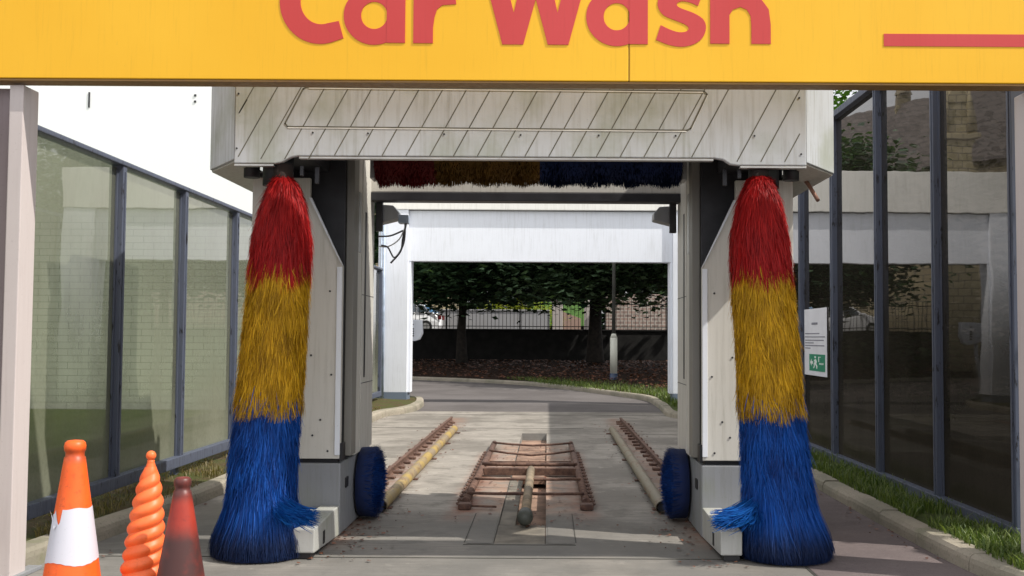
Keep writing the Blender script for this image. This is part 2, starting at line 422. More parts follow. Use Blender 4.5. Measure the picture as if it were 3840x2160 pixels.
def smoothline(P, n=4):
    out = []
    for i in range(len(P)-1):
        p0, p1, p2, p3 = P[max(i-1, 0)], P[i], P[i+1], P[min(i+2, len(P)-1)]
        for k in range(n):
            t = k/n
            out.append(tuple(.5*(2*p1[j]+(p2[j]-p0[j])*t+(2*p0[j]-5*p1[j]+4*p2[j]-p3[j])*t*t+(3*p1[j]-p0[j]-3*p2[j]+p3[j])*t**3) for j in range(2)))
    out.append(P[-1]); return out
def kerb_line(name, pts, width, h, label, stone=.9, side=1):
    """a kerb of separate stones; side=+1: the kerb body lies to the left of the walking direction"""
    P = [Vector(p) for p in pts]; m = MB()
    L = [0.]
    for i in range(1, len(P)): L.append(L[-1]+(P[i]-P[i-1]).length)
    def at(s):
        s = max(0, min(L[-1], s))
        for i in range(1, len(P)):
            if s <= L[i]: 
                t = (s-L[i-1])/max(1e-6, L[i]-L[i-1]); return P[i-1].lerp(P[i], t)
        return P[-1].copy()
    def nrm(s):
        d = (at(s+.15)-at(s-.15)).normalized(); return Vector((-d.y, d.x))*side
    n = max(1, round(L[-1]/stone)); rr = random.Random(int(L[-1]*100))
    for i in range(n):
        a, b = L[-1]*i/n+.006, L[-1]*(i+1)/n-.006
        dz = rr.uniform(-.006, .006); secs = []
        for k in range(4):
            s = a+(b-a)*k/3; p = at(s); q = nrm(s)
            prof = [(0, -.03), (.004, h*.55), (.012, h-.025), (.035, h), (width, h), (width, -.03)]
            secs.append([(p.x+q.x*u, p.y+q.y*u, w+dz) for u, w in prof])
        vs = [v for s_ in secs for v in s_]; K = 6
        fs = [(j*K+k, (j+1)*K+k, (j+1)*K+k+1, j*K+k+1) for j in range(3) for k in range(K-1)]
        fs += [tuple(range(K)), tuple(3*K+k for k in range(K))[::-1]]
        if side > 0: fs = [f[::-1] for f in fs]
        m.add(vs, fs)
    return tag(m.build(name, kerbm), label, 'kerb', kind='structure')
KL = [(-3.62, 5.2), (-3.45, 6.6), (-3.34, 8.0), (-3.2, 9.4), (-3.14, 11), (-3.13, 14), (-3.14, 18.6), (-3.1, 20.4), (-2.85, 21.2), (-2.72, 22.2), (-2.8, 24.0), (-3.15, 25.4), (-4.5, 26.6), (-9, 27.5)]
KR = [(2.98, 6.2), (2.82, 7.0), (2.78, 8.4), (2.78, 12), (2.78, 16), (2.78, 19.2), (2.6, 20.0), (2.36, 20.8), (2.42, 22.4), (2.46, 24), (2.38, 26.2), (1.6, 28.6), (.5, 31.5), (-1.2, 34.6), (-4.9, 37.8), (-10, 39.6), (-18, 40.5)]
kl, kr = smoothline(KL), smoothline(KR)
kerb_line('kerb', kl, .17, .13, 'concrete kerb along the foot of the left glass wall', side=1)
kerb_line('kerb', kr, .17, .12, 'concrete kerb along the right glass wall curving round the far bed', side=-1)
def verge(name, line, outer, mat, z, label, shift, cat='verge'):
    m = MB(); n = len(line)
    vs = []
    for i, p in enumerate(line):
        d = (Vector(line[min(i+1, n-1)])-Vector(line[max(i-1, 0)])).normalized(); q = Vector((-d.y, d.x))*shift
        a = (p[0]+q.x, p[1]+q.y); b = outer(p)
        for k in range(7):
            t = k/6; x = a[0]+(b[0]-a[0])*t; y = a[1]+(b[1]-a[1])*t
            vs.append((x, y, z(x, y, t)))
    fs = [(i*7+k, i*7+k+1, (i+1)*7+k+1, (i+1)*7+k) for i in range(n-1) for k in range(6)]
    m.add(vs, fs, smooth=True); return tag(m.build(name, mat), label, cat, kind='structure')
verge('verge', [p for p in kl if p[1] < 25.6 and p[0] > -4], lambda p: (-4.15, p[1]), soil, lambda x, y, t: .1+.06*t+.02*noise.noise(Vector((x*3, y*3, 0))), 'scrubby soil strip behind the left kerb', .12)
verge('verge', [p for p in kr if p[1] < 24.8], lambda p: (4.2, p[1]), turfm, lambda x, y, t: .09+.05*t+.02*noise.noise(Vector((x*3, y*3, 0))), 'grassy strip between the right kerb and glass wall', -.12)
def bedz(x, y, t): return .1+.42*min(1, t*1.25)+.04*noise.noise(Vector((x*.6, y*.6, 3)))
def bedout(p):
    return (8+(p[0]-2.4)*2.0 if p[1] > 24.7 else 9, 45.5) if p[1] > 27 else (20, 24+(p[1]-24)*6)
verge('planting_bed', [p for p in kr if p[1] >= 24.5], lambda p: (p[0]+ (18 if p[1] < 27 else max(0, 10-(p[1]-27)*1.2)), 46), bedsoil, bedz, 'dark leaf strewn bed under the trees', -.12, 'planting bed')
tag(one('lawn', lawnm, lambda m: m.add([(-30, 4, .11), (-4.1, 4, .11), (-4.1, 20, .14), (-30, 20, .14)], [(0, 1, 2, 3)])), 'mown lawn outside the left glass wall', 'lawn', kind='structure')
tag(one('bank', turfm, lambda m: m.add([(4.15, 0, .12), (40, 0, 1.2), (40, 24, 1.2), (4.15, 24, .14)], [(0, 1, 2, 3)])), 'grass bank outside the right glass wall', 'bank', kind='structure')

def grass(name, n, region, mat, label, hmin, hmax, w=.004):
    m = MB(); rr = random.Random(n)
    for _ in range(n):
        x, y, z = region(rr)
        h = rr.uniform(hmin, hmax); a = rr.uniform(0, 6.28); l = rr.uniform(.1, .9)*h
        dx, dy = math.cos(a)*l, math.sin(a)*l
        m.ribbon([(x, y, z-.01), (x+dx*.35, y+dy*.35, z+h*.6), (x+dx, y+dy, z+h*.9)], w, (-dy+.001, dx, 0), rr.random())
    return tag(m.build(name, mat), label, 'grass', kind='stuff')
def rg(rr):
    while 1:
        y = 6.6+ (rr.random()**1.6)*16; x = rr.uniform(2.93, 3.5)
        if noise.noise(Vector((x*3, y*1.6, 0))) > -.25: return x, y, .10
grass('grass', 9000, rg, blade_g, 'tufty green grass along the right glass wall', .04, .13)
def lg(rr):
    while 1:
        y = 7+(rr.random()**1.3)*14; kx = -3.3 if y > 9 else -3.5; x = rr.uniform(-4.1, kx)
        if noise.noise(Vector((x*3, y*1.3, 4))) > -.1: return x, y, .11
grass('grass', 4500, lg, blade_d, 'thin dry grass along the foot of the left glass wall', .03, .09)
def fg(rr):
    while 1:
        y = rr.uniform(22, 36); x = rr.uniform(2.2, 6.5)
        kx = 2.6 if y < 26.3 else 2.6-(y-26.3)*.42
        x = kx+abs(rr.gauss(0, 1.3))
        return x, y, .11
grass('grass', 5000, fg, blade_g, 'long grass beside the right column of the exit', .05, .16, .007)

# ------------------------------------------------------------------ entrance sign
SY = 6.6; ZB = 3.175
def sx(u): return (u-1378)*SY/2644
def sz(v): return ZB+(197-v)*SY/2644
sg = empty('car_wash_sign', (AX, SY, ZB), 'wide yellow fascia sign with red Car Wash lettering across the top', 'sign')
def _panel(m):
    x0, xs, x1 = -4.3, sx(1581.5), 4.4
    m.bbox(x0, xs-.003, SY, SY+.12, ZB, ZB+1.55, .006); m.bbox(xs+.003, x1, SY, SY+.12, ZB, ZB+1.55, .006)
pieces('panel', sign_yellow, _panel, sg)
one('seam', seam, lambda m: m.box(sx(1581.5)-.003, sx(1581.5)+.003, SY+.004, SY+.1, ZB+.003, ZB+1.547), sg)
one('underside', sign_lip, lambda m: m.bbox(-4.3, 4.4, SY+.01, SY+.15, ZB-.014, ZB-.001, .003), sg)
def flat(m, pts, off):
    m.prism([(sx(u), sz(v)) for u, v in pts], 'y', SY-.004-off, SY+.002)
def stroke_pts(path, w):
    """outline of a thick open polyline, in sign pixels"""
    L, Rr = [], []
    for i, p in enumerate(path):
        a = Vector(path[max(i-1, 0)]); b = Vector(path[min(i+1, len(path)-1)]); d = (b-a).normalized(); q = Vector((-d.y, d.x))*w[i]/2 if isinstance(w, list) else Vector((-d.y, d.x))*w/2
        L.append((p[0]+q.x, p[1]+q.y)); Rr.append((p[0]-q.x, p[1]-q.y))
    return L, Rr
def stroke(m, path, w, off):
    L, Rr = stroke_pts(path, w); y = SY-.004-off
    n = len(path); vs = [(sx(u), y, sz(v)) for u, v in L]+[(sx(u), y, sz(v)) for u, v in Rr]
    vs += [(a, SY+.001, c) for a, _, c in vs]
    fs = [(i, i+1, n+i+1, n+i) for i in range(n-1)]
    fs += [(i, i+1, 2*n+i+1, 2*n+i) for i in range(n-1)]+[(n+i, n+i+1, 3*n+i+1, 3*n+i) for i in range(n-1)]
    fs += [(0, n, 3*n, 2*n), (n-1, 2*n-1, 4*n-1, 3*n-1)]
    m.add(vs, fs)
def arc(cx, cy, rx, ry, a0, a1, n=28): return [(cx+rx*math.cos(R(a0+(a1-a0)*i/n)), cy+ry*math.sin(R(a0+(a1-a0)*i/n))) for i in range(n+1)]
def ring(m, cx, cy, ro, ri, off):
    o = arc(cx, cy, *ro, 0, 360, 48)[:-1]; i_ = arc(cx, cy, *ri, 0, 360, 48)[:-1]; y = SY-.004-off; n = 48
    vs = [(sx(u), y, sz(v)) for u, v in o]+[(sx(u), y, sz(v)) for u, v in i_]; vs += [(a, SY+.001, c) for a, _, c in vs]
    fs = []
    for k in range(n):
        j = (k+1) % n; fs += [(k, j, n+j, n+k), (k, j, 2*n+j, 2*n+k), (n+k, n+j, 3*n+j, 3*n+k)]
    m.add(vs, fs)
def letter(fn): 
    m = MB(); fn(m); m.build('letter', sign_red, sg)
letter(lambda m: stroke(m, [(848, 68)]+arc(796, -5, 79, 85, 72, 290, 40)+[(846, -83)], [46]+[50+3*math.sin(i/40*3) for i in range(41)]+[46], 0))
def _a(cx):
    def f(m):
        ring(m, cx, 31, (78, 76), (33.5, 35), 0)
        flat(m, [(cx+32, 101.5), (cx+79, 101.5), (cx+79, -41), (cx+32, -41)], .0015)
    return f
letter(_a(932))
def _r(m):
    flat(m, [(1032, 102), (1082, 102), (1082, -41), (1032, -41)], .0015)
    stroke(m, [(1060, 60), (1064, 30), (1075, 2), (1098, -16), (1138, -21)], [44, 44, 42, 42, 44], 0)
letter(_r)
def _W(m):
    top = -104
    for x0, x1, nx, o in ((1258.7, 1312, 1287.5, 0), (1374.5, 1427, 1399, .0015)):
        k = .2645; dx = (104-top)*k
        flat(m, [(x0, 104), (x1, 104), (x1+dx, top), (x1+dx-52, top), (nx, 22), (x0-dx+52, top), (x0-dx, top)], o)
letter(_W)
letter(_a(1550))
def _s(m):
    a = [(1662, 52), (1685, 63), (1708, 70), (1727, 68), (1733, 59), (1724, 50), (1700, 40), (1670, 27), (1656, 8), (1655, -12), (1666, -33), (1690, -44), (1722, -48), (1750, -43), (1770, -34)]
    b = [(1757, 2), (1736, -7), (1716, -10), (1704, -5), (1705, 3), (1718, 10), (1745, 20), (1768, 34), (1777, 52), (1774, 73), (1762, 91), (1740, 103), (1712, 107.5), (1680, 102), (1650, 90)]
    flat(m, smoothline(a, 3)+smoothline(b, 3), 0)
letter(_s)
def _h(m):
    flat(m, [(1788, 99), (1837, 99), (1837, -107), (1788, -107)], .0015)
    stroke(m, [(1812, 52), (1816, 20), (1832, -6), (1864, -19), (1896, -8), (1914, 18), (1917.5, 50), (1917.5, 99)], [40, 42, 44, 46, 48, 49.5, 49.5, 49.5], 0)
letter(_h)
one('stripe', sign_red, lambda m: m.box(sx(2230), 4.4, SY-.004, SY+.001, sz(103), sz(71)), sg)

# posts carrying the sign
def post(name, x0, x1, y0, y1, label, wing):
    e = empty(name, ((x0+x1)/2, (y0+y1)/2, 0), label, 'post')
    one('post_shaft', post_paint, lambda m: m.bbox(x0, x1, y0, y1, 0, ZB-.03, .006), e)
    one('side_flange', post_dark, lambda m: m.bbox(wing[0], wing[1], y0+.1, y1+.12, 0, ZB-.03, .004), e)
    one('foot_plate', grey_base, lambda m: m.bbox(min(x0, wing[0])-.03, max(x1, wing[1])+.03, y0-.04, y1+.16, 0.005, .03, .004), e)
post('sign_post', -3.45, -3.36, 6.66, 6.86, 'pale mauve sign post at the left, beside the cones', (-3.95, -3.45))
post('sign_post', 3.065, 3.33, 6.66, 6.86, 'white sign post at the right edge beside the dark glass', (3.33, 3.7))

# ------------------------------------------------------------------ glass side walls
def glass_wall(x, side, ztop, zbot, label, gm, ys, tr=.07):
    """side=+1 when the bay lies on the +x side of the wall"""
    e = empty('glass_wall', (x, ys[0], 0), label, 'glass wall')
    ya, yb = ys[0], ys[-1]
    f = lambda a, b: (min(x+side*a, x+side*b), max(x+side*a, x+side*b))
    for i, y in enumerate(ys):
        wide = .11 if i in (3, 6) and side < 0 else .08
        def fn(m):
            a, b = f(-.03, .075); m.bbox(a, b, y-wide/2, y+wide/2, zbot+.001, ztop-.001, .006)
            a, b = f(.075, .083); m.box(a, b, y-.012, y+.012, zbot+.12, ztop-.09)
        one('mullion', frame_paint, fn, e)
        if i in (3, 6) : one('foot', frame_paint, lambda m: m.bbox(x-.03, x+.03, y-.04, y+.04, .05, zbot+.002, .004), e)
        if i < len(ys)-1:
            y2 = ys[i+1]
            def gp(m):
                a = x+side*.012
                m.add([(a, y+.03, zbot+.08), (a, y2-.03, zbot+.08), (a, y2-.03, ztop-.05), (a, y+.03, ztop-.05)], [(0, 1, 2, 3)])
            one('glass_pane', gm, gp, e)
            def bead(m):
                a, b = f(.014, .03)
                m.box(a, b, y+wide/2, y+wide/2+.018, zbot+.10, ztop-.08); m.box(a, b, y2-wide/2-.018, y2-wide/2, zbot+.10, ztop-.08)
            pieces('glazing_bead', frame_paint, bead, e)
    a, b = f(-.034, .088)
    def rails(m): m.bbox(a, b, ya-.05, yb+.05, zbot-.002, zbot+.105, .008)
    one('bottom_rail', frame_paint, rails, e)
    one('top_rail', frame_paint, lambda m: m.bbox(a, b, ya-.05, yb+.05, ztop-tr, ztop+.005, .008), e)
    return e
ysr = [4.6, 6.15, 7.71, 9.27, 10.9, 12.6, 14.2, 15.8, 17.4, 19.0, 20.6, 22.2, 23.6]
glass_wall(3.475, -1, 4.26, .085, 'tall dark tinted glass wall on the right reflecting church roofs', glass_r, ysr[2:])
glass_wall(-3.80, 1, 3.07, .22, 'low greenish glass wall on the left with white blockwork behind', glass_l, [5.9, 7.4, 9.2, 10.8]+ysr[5:], .035)

# notices on the glass
def notice(x, y0, y1, z0, z1, side, label):
    e = empty('notice', (x, (y0+y1)/2, z0), label, 'notice')
    W = M_simple('notice paper', (.72, .72, .76), .6, 0, .06, 4, 0); G = M_simple('exit sign green', (.0, .23, .12), .5, 0, .1, 4, 0)
    K = M_simple('grey print', (.2, .2, .24), .7, 0, .1, 20, 0); L = M_simple('white print', (.75, .8, .76), .6, 0, .05, 4, 0)
    X = lambda d: (min(x, x+side*d), max(x, x+side*d))
    one('sheet', W, lambda m: m.bbox(*X(.006), y0, y1, z0, z1, .002), e)
    H = z1-z0; D = y1-y0
    def prn(m):
        a, b = sorted((x+side*.0062, x+side*.0085)); rr = random.Random(3)
        def word_line(z, s, t, h, yr):
            y = yr
            while y > t:
                w = rr.uniform(.03, .09); 
                y -= w+.02
            m.box(a, b, t, yr, z, z+h)
        word_line(z1-.24*H, 0, y1-.62*D, .028, y1-.36*D)
        for k, (zz, e_) in enumerate(((.38, .7), (.43, .93), (.48, .88), (.52, .45), (.56, .9), (.60, .3))):
            word_line(z1-zz*H, 0, y1-e_*D, .013, y1-.06*D)
    pieces('text_line', K, prn, e)
    gz0, gz1, gy0, gy1 = z0+.07*H, z0+.32*H, y0+.07*D, y1-.25*D
    g = one('exit_pictogram', G, lambda m: m.box(*sorted((x+side*.0064, x+side*.009)), gy0, gy1, gz0, gz1), e)
    def pic(m):
        a, b = sorted((x+side*.0092, x+side*.0112)); h = gz1-gz0; d = gy1-gy0; zc = (gz0+gz1)/2
        P = lambda u, v: (gy1-u*d, gz0+v*h)
        # arrow pointing toward the far end, running figure, two rows of print
        m.prism([P(.07, .5), P(.16, .72), P(.16, .58), P(.25, .58), P(.25, .42), P(.16, .42), P(.16, .28)], 'x', a, b)
        m.prism([P(.34, .84), P(.40, .90), P(.45, .82), P(.40, .74)], 'x', a, b)
        m.prism([P(.33, .66), P(.44, .72), P(.50, .55), P(.46, .42), P(.54, .30), P(.52, .14), P(.47, .16), P(.47, .28), P(.37, .42), P(.36, .22), P(.28, .14), P(.27, .2), P(.32, .30), P(.31, .46), P(.38, .58), P(.31, .56)], 'x', a, b)
        m.prism([P(.60, .86), P(.60, .56), P(.64, .56), P(.64, .82), P(.74, .82), P(.74, .86)], 'x', a, b)
        for k in range(4): m.box(a, b, gy1-(.66+.07*k+.045)*d, gy1-(.66+.07*k)*d, gz0+.4*h, gz0+.5*h)
    one('pictogram', L, pic, g)
notice(3.46-.004, 13.0, 14.15, 1.075, 1.94, -1, 'white paper notice with green exit symbol stuck on the right glass wall')
notice(-3.785+.004, 13.2, 14.1, 1.25, 1.95, 1, 'white notice on the left glass wall behind the brush')

# ------------------------------------------------------------------ exit portal
PY = 24.0
ep = empty('exit_portal', (AX, PY, 0), 'white clad portal frame at the far exit of the wash bay', 'portal')
for sgn, xi in ((-1, -3.2), (1, 2.86)):
    xo = xi+sgn*.68
    c = one('column', white_clean, lambda m: (m.bbox(min(xi, xo), max(xi, xo), PY, PY+.55, .28, 4.5, .01), m.box(*sorted((xi-sgn*.001, xi-sgn*.06)), PY+.1, PY+.5, .28, 3.29)), ep)
    one('plinth', plinth_blue, lambda m: m.bbox(min(xi, xo)-.004, max(xi, xo)+.004, PY-.004, PY+.555, .05, .279, .006), c)
one('header_panel', white_clean, lambda m: m.bbox(-3.199, 2.859, PY+.09, PY+.35, 3.28, 4.46, .01), ep)
one('top_beam', M_painted('cream beam cladding', (.8, .79, .74), amt=.35), lambda m: m.bbox(-3.9, 3.56, PY-.03, PY+.56, 4.46, 5.4, .012), ep)
one('shadow_gap', dark_steel, lambda m: m.box(-3.19, 2.85, PY+.085, PY+.3, 4.445, 4.459), ep)
pieces('conduit', conduit, lambda m: (m.tube([(-3.74, PY-.05, .1), (-3.74, PY-.05, 4.1)], .028), m.tube([(-3.80, PY-.05, .1), (-3.80, PY-.05, 4.1)], .018)), ep)
# control box on the back of the left column
cb = empty('control_box', (-3.2, 25.3, 0), 'white slotted control box on a slanted arm behind the left exit column', 'control box')
one('housing', white_clean, lambda m: m.prism([(-3.44, 1.95), (-3.02, 1.95), (-3.0, 1.62), (-3.07, 1.48), (-3.2, 1.44), (-3.44, 1.5)], 'y', 25.2, 25.42, .015), cb)
pieces('slot', blackm, lambda m: [m.box(-3.235, -3.20, 25.195, 25.199, 1.55+k*.055, 1.585+k*.055) for k in range(4)]+[m.box(-3.23, -3.205, 25.195, 25.199, 1.83, 1.85)], cb)
one('arm', white_clean, lambda m: m.tube([(-3.36, 25.35, 1.5), (-3.50, 25.4, .7), (-3.52, 25.4, .05)], .035), cb)

# ------------------------------------------------------------------ wash gantry
gt = empty('wash_gantry', (AX, 8.4, 0), 'white roll over car wash machine with slanted groove fascia', 'car wash machine')
FY = 7.4
def GX(d): return AX+d
# fascia outline (half widths from the centre line)
fo = [(-2.03, 3.75), (2.03, 3.75), (2.03, 2.775), (1.55, 2.775), (1.49, 2.782), (1.44, 2.815), (1.38, 2.825), (-1.58, 2.825), (-1.63, 2.815), (-1.69, 2.78), (-1.74, 2.77), (-2.03, 2.77)]
fasc = one('fascia', white_dirty, lambda m: m.prism([(GX(a), b) for a, b in fo], 'y', FY, FY+.05, .008), gt)
def fsx(u): return (u-1378)*FY/2644
def fsz(v): return 1.55+(849-v)*FY/2644
groove = M_simple('dark groove line', (.13, .125, .10), .9)  # dark tone for the groove and hatch edge strips
def _gro(m):
    w = .004
    def seg(u0, v0, u1, v1, ww=w, y=.0012):
        a = Vector((fsx(u0), fsz(v0))); b = Vector((fsx(u1), fsz(v1))); d = (b-a).normalized(); q = Vector((-d.y, d.x))*ww
        P = [a+q, b+q, b-q, a-q]
        m.add([(p.x, FY-y, p.y) for p in P], [(0, 1, 2, 3)])
    k = .54
    for i in range(-1, 24):
        ut = 690+i*60.3      # x where the line crosses y=215
        u0, v0 = ut+k*100, 115; bot = 402 if (ut-k*185) < 775 or (ut-k*185) > 1850 else 392
        u1, v1 = ut-k*(bot-215), bot
        if u1 < 592: 
            v1 = v1-(592-u1)/k; u1 = 592
        if 1836 < ut < 1860+40: continue
        if u0 > 2015: 
            v0 = v0+(u0-2015)/k; u0 = 2015
        if v0 < v1-10: seg(u0, v0, u1, v1)
    seg(612, 250, 592, 285)
one('groove', groove, _gro, fasc)
def _hatch(m):
    c = [(762, 217), (1772, 222), (1780, 230), (1738, 318), (1728, 323), (716, 319), (709, 311), (754, 222)]
    n = len(c)
    for i in range(n):
        a = Vector((fsx(c[i][0]), fsz(c[i][1]))); b = Vector((fsx(c[(i+1) % n][0]), fsz(c[(i+1) % n][1]))); d = (b-a).normalized(); q = Vector((-d.y, d.x))*.0055
        P = [a+q-d*.003, b+q+d*.003, b-q+d*.003, a-q-d*.003]; m.add([(p.x, FY-.002, p.y) for p in P], [(0, 1, 2, 3)])
one('inspection_panel_edge', groove, _hatch, fasc)
def _lip_glint(m):  # pale strips paint a highlight along the hatch edges
    for (u0, v0), (u1, v1) in (((716, 321.6), (1728, 325.6)), ((768, 220), (1770, 225)), ((1740, 321), (1782, 232))):
        m.add([(fsx(u0), FY-.0024, fsz(v0)-.004), (fsx(u1), FY-.0024, fsz(v1)-.004), (fsx(u1), FY-.0024, fsz(v1)+.003), (fsx(u0), FY-.0024, fsz(v0)+.003)], [(0, 1, 2, 3)])
one('panel_lip_glint', M_simple('painted lip highlight', (.8, .8, .78), .4, 0, .15), _lip_glint, fasc)
def _bolts(m):
    for u, v in ((590, 235), (588, 375), (2014, 238), (2018, 382), (920, 335), (1113, 336), (1307, 337), (1505, 337), (1700, 337), (1900, 336), (780, 334)):
        m.tube([(fsx(u), FY-.004, fsz(v)), (fsx(u), FY+.002, fsz(v))], .007, 8)
pieces('bolt', dark_steel, _bolts, fasc)
pieces('fascia_trim', alu, lambda m: (m.bbox(GX(-1.57), GX(1.37), FY+.004, FY+.06, 2.806, 2.823, .003), m.bbox(GX(-2.03), GX(-1.75), FY+.004, FY+.06, 2.752, 2.768, .003), m.bbox(GX(1.56), GX(2.03), FY+.004, FY+.06, 2.757, 2.773, .003)), gt)
for sg_ in (-1, 1):
    X = lambda d: AX+sg_*d
    def cheek(m):
        pl = [(2.032, 7.405), (2.36, 7.9), (2.36, 9.25), (2.31, 9.25), (2.31, 7.92), (2.032, 7.5)]
        pts = [(X(a), b) for a, b in pl]
        m.prism(pts, 'z', 2.80, 3.75, .006)
        m.bbox(*sorted((X(2.06), X(2.309))), 8.0, 9.25, 2.83, 2.85, .004)
    one('side_cowl', white_dirty, cheek, gt)
    one('cowl_bottom', white_panel, lambda m: m.prism([(X(2.03), 7.44), (X(2.355), 7.93), (X(2.355), 9.25), (X(2.13), 9.25), (X(2.03), 7.75)], 'z', 2.788, 2.799), gt)
one('roof', grey_lite, lambda m: m.bbox(GX(-2.3), GX(2.3), 7.46, 8.6, 3.70, 3.74, .01), gt)
one('cross_beam', white_panel, lambda m: m.bbox(GX(-1.5), GX(1.5), 9.3, 9.42, 2.83, 3.3, .01), gt)
one('beam_trim', dark_steel, lambda m: m.bbox(GX(-1.5), GX(1.5), 9.28, 9.45, 2.755, 2.829, .006), gt)
pieces('beam_bolt', dark_steel, lambda m: [m.tube([(GX(-1.2+.48*k), 9.295, 2.90), (GX(-1.2+.48*k), 9.305, 2.90)], .009, 8) for k in range(6)], gt)
one('shade_plate', dark_steel, lambda m: m.box(GX(-2.0), GX(2.0), 7.5, 8.2, 3.3, 3.32), gt)  # unseen plate added to keep sky light off the roof brush
for sg_ in (-1, 1):
    X = lambda d: AX+sg_*d
    BX = lambda m, a, b, *r: m.bbox(*sorted((X(a), X(b))), *r)
    leg = one('leg_cover', white_panel, lambda m: m.prism([(X(2.12), .6), (X(1.405), .6), (X(1.405), 2.10), (X(1.67), 2.63), (X(1.67), 2.79), (X(2.12), 2.79)], 'y', 8.2, 8.26, .006), gt)
    one('edge_strip', white_clean, lambda m: (BX(m, 1.405, 1.445, 8.185, 8.199, .63, 2.09, .003), m.prism([(X(1.40), 2.10), (X(1.42), 2.13), (X(1.67), 2.63), (X(1.65), 2.63)], 'y', 8.17, 8.199)), leg)
    def lb(m):
        for a, z in ((1.5, .66), (1.62, .78), (1.56, .9), (1.48, 1.25), (1.5, 1.9), (1.64, 1.4)):
            m.tube([(X(a), 8.194, z), (X(a), 8.202, z)], .008, 8)
    pieces('bolt', dark_steel, lb, leg)
    one('outer_cover', white_panel, lambda m: BX(m, 2.08, 2.12, 8.262, 9.4, .6, 2.79, .006), gt)
    one('back_plate', dark_steel, lambda m: BX(m, 1.42, 2.07, 8.36, 8.4, .6, 3.4, .004), gt)
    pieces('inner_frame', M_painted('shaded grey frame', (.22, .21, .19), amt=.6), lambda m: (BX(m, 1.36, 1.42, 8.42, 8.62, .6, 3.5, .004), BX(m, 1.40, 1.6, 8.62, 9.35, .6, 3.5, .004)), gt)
    ip = one('inner_panel', white_panel, lambda m: (BX(m, 1.375, 1.398, 8.64, 8.86, .58, 3.3, .004), BX(m, 1.375, 1.398, 8.90, 9.5, .58, 3.3, .004)), gt)
    one('slot', blackm, lambda m: BX(m, 1.371, 1.376, 9.02, 9.08, 1.2, 2.62, .002), ip)
    one('slot_cover', alu, lambda m: BX(m, 1.366, 1.376, 8.70, 8.78, 2.25, 2.75, .002), ip)
    pieces('panel_seam', dark_steel, lambda m: [BX(m, 1.373, 1.377, 8.91, 9.49, z, z+.006, .001) for z in (1.15, 1.9)], ip)
    one('base', grey_base, lambda m: BX(m, 1.40, 2.1, 8.21, 9.55, .012, .565, .012), gt)
    one('base_gap', blackm, lambda m: BX(m, 1.43, 2.08, 8.24, 9.5, .565, .6, .002), gt)
    foot = one('foot_box', grey_lite, lambda m: (m.prism([(7.34, .05), (8.208, .012), (8.208, .24), (7.99, .235), (7.34, .215)], 'x', *sorted((X(1.405), X(1.555))), .01), BX(m, 1.555, 2.05, 8.0, 8.208, .012, .22, .01)), gt)
    pieces('foot_notch', blackm, lambda m: (BX(m, 1.4, 1.404, 7.62, 7.68, .06, .15, .001), BX(m, 1.43, 1.54, 7.36, 8.2, .008, .05, .002)), foot)
    pieces('catch', blackm, lambda m: (BX(m, 1.385, 1.41, 8.2, 8.32, .585, .72, .004), BX(m, 1.39, 1.399, 8.4, 8.5, .35, .43, .002)), gt)
    pieces('brush_head', dark_steel, lambda m: (m.tube([(X(1.77), 7.62, 2.64), (X(1.77), 7.62, 2.95)], .11, 20), BX(m, 1.55, 2.0, 7.55, 8.35, 2.86, 2.96, .01), m.tube([(X(2.0), 7.75, 2.72), (X(2.0), 7.75, 2.86)], .06, 12)), gt)
    pieces('hose_bracket', dark_steel, lambda m: (BX(m, 1.47, 1.50, 7.6, 7.63, 2.66, 2.78, .003), BX(m, 1.56, 1.585, 7.5, 7.53, 2.70, 2.77, .003)), gt)
    one('sensor_box', M_painted('grey sensor housing', (.3, .31, .33), amt=.4), lambda m: m.prism([(X(1.36), 2.75), (X(1.21), 2.74), (X(1.16), 2.68), (X(1.16), 2.62), (X(1.36), 2.57)], 'y', 9.5, 9.7, .01), gt)
    one('rear_post', dark_steel, lambda m: BX(m, 1.30, 1.36, 9.46, 9.52, 2.5, 3.4, .004), gt)
one('junction_box', conduit, lambda m: m.bbox(GX(-1.17), GX(-1.08), 9.55, 9.68, 2.585, 2.66, .006), gt)
def cab(m, pts, r): m.tube([(p[0], p[1], p[2]) for p in smooth3(pts)], r, 6)
def smooth3(P, n=6):
    P = [Vector(p) for p in P]; out = []
    for i in range(len(P)-1):
        p0, p1, p2, p3 = P[max(i-1, 0)], P[i], P[i+1], P[min(i+2, len(P)-1)]
        for k in range(n):
            t = k/n; out.append(.5*(2*p1+(p2-p0)*t+(2*p0-5*p1+4*p2-p3)*t*t+(3*p1-p0-3*p2+p3)*t**3))
    out.append(P[-1]); return out
pieces('cable', cablem, lambda m: (cab(m, [(-1.30, 9.62, 2.60), (-1.33, 9.6, 2.45), (-1.35, 9.6, 2.33), (-1.44, 9.6, 2.22)], .009), cab(m, [(-1.31, 9.6, 2.60), (-1.32, 9.58, 2.40), (-1.40, 9.58, 2.27), (-1.46, 9.56, 2.36), (-1.52, 9.55, 2.38)], .008), cab(m, [(-1.33, 9.6, 2.52), (-1.44, 9.58, 2.47), (-1.55, 9.55, 2.46)], .008)), gt)
one('cable', cable_w, lambda m: cab(m, [(-1.30, 9.6, 2.58), (-1.36, 9.58, 2.44), (-1.46, 9.57, 2.37), (-1.54, 9.55, 2.37)], .006), gt)
one('drain_pipe', copper, lambda m: m.tube([(GX(2.22), 8.3, 2.83), (GX(2.24), 8.2, 2.76), (GX(2.29), 8.1, 2.62)], .016, 10), gt)

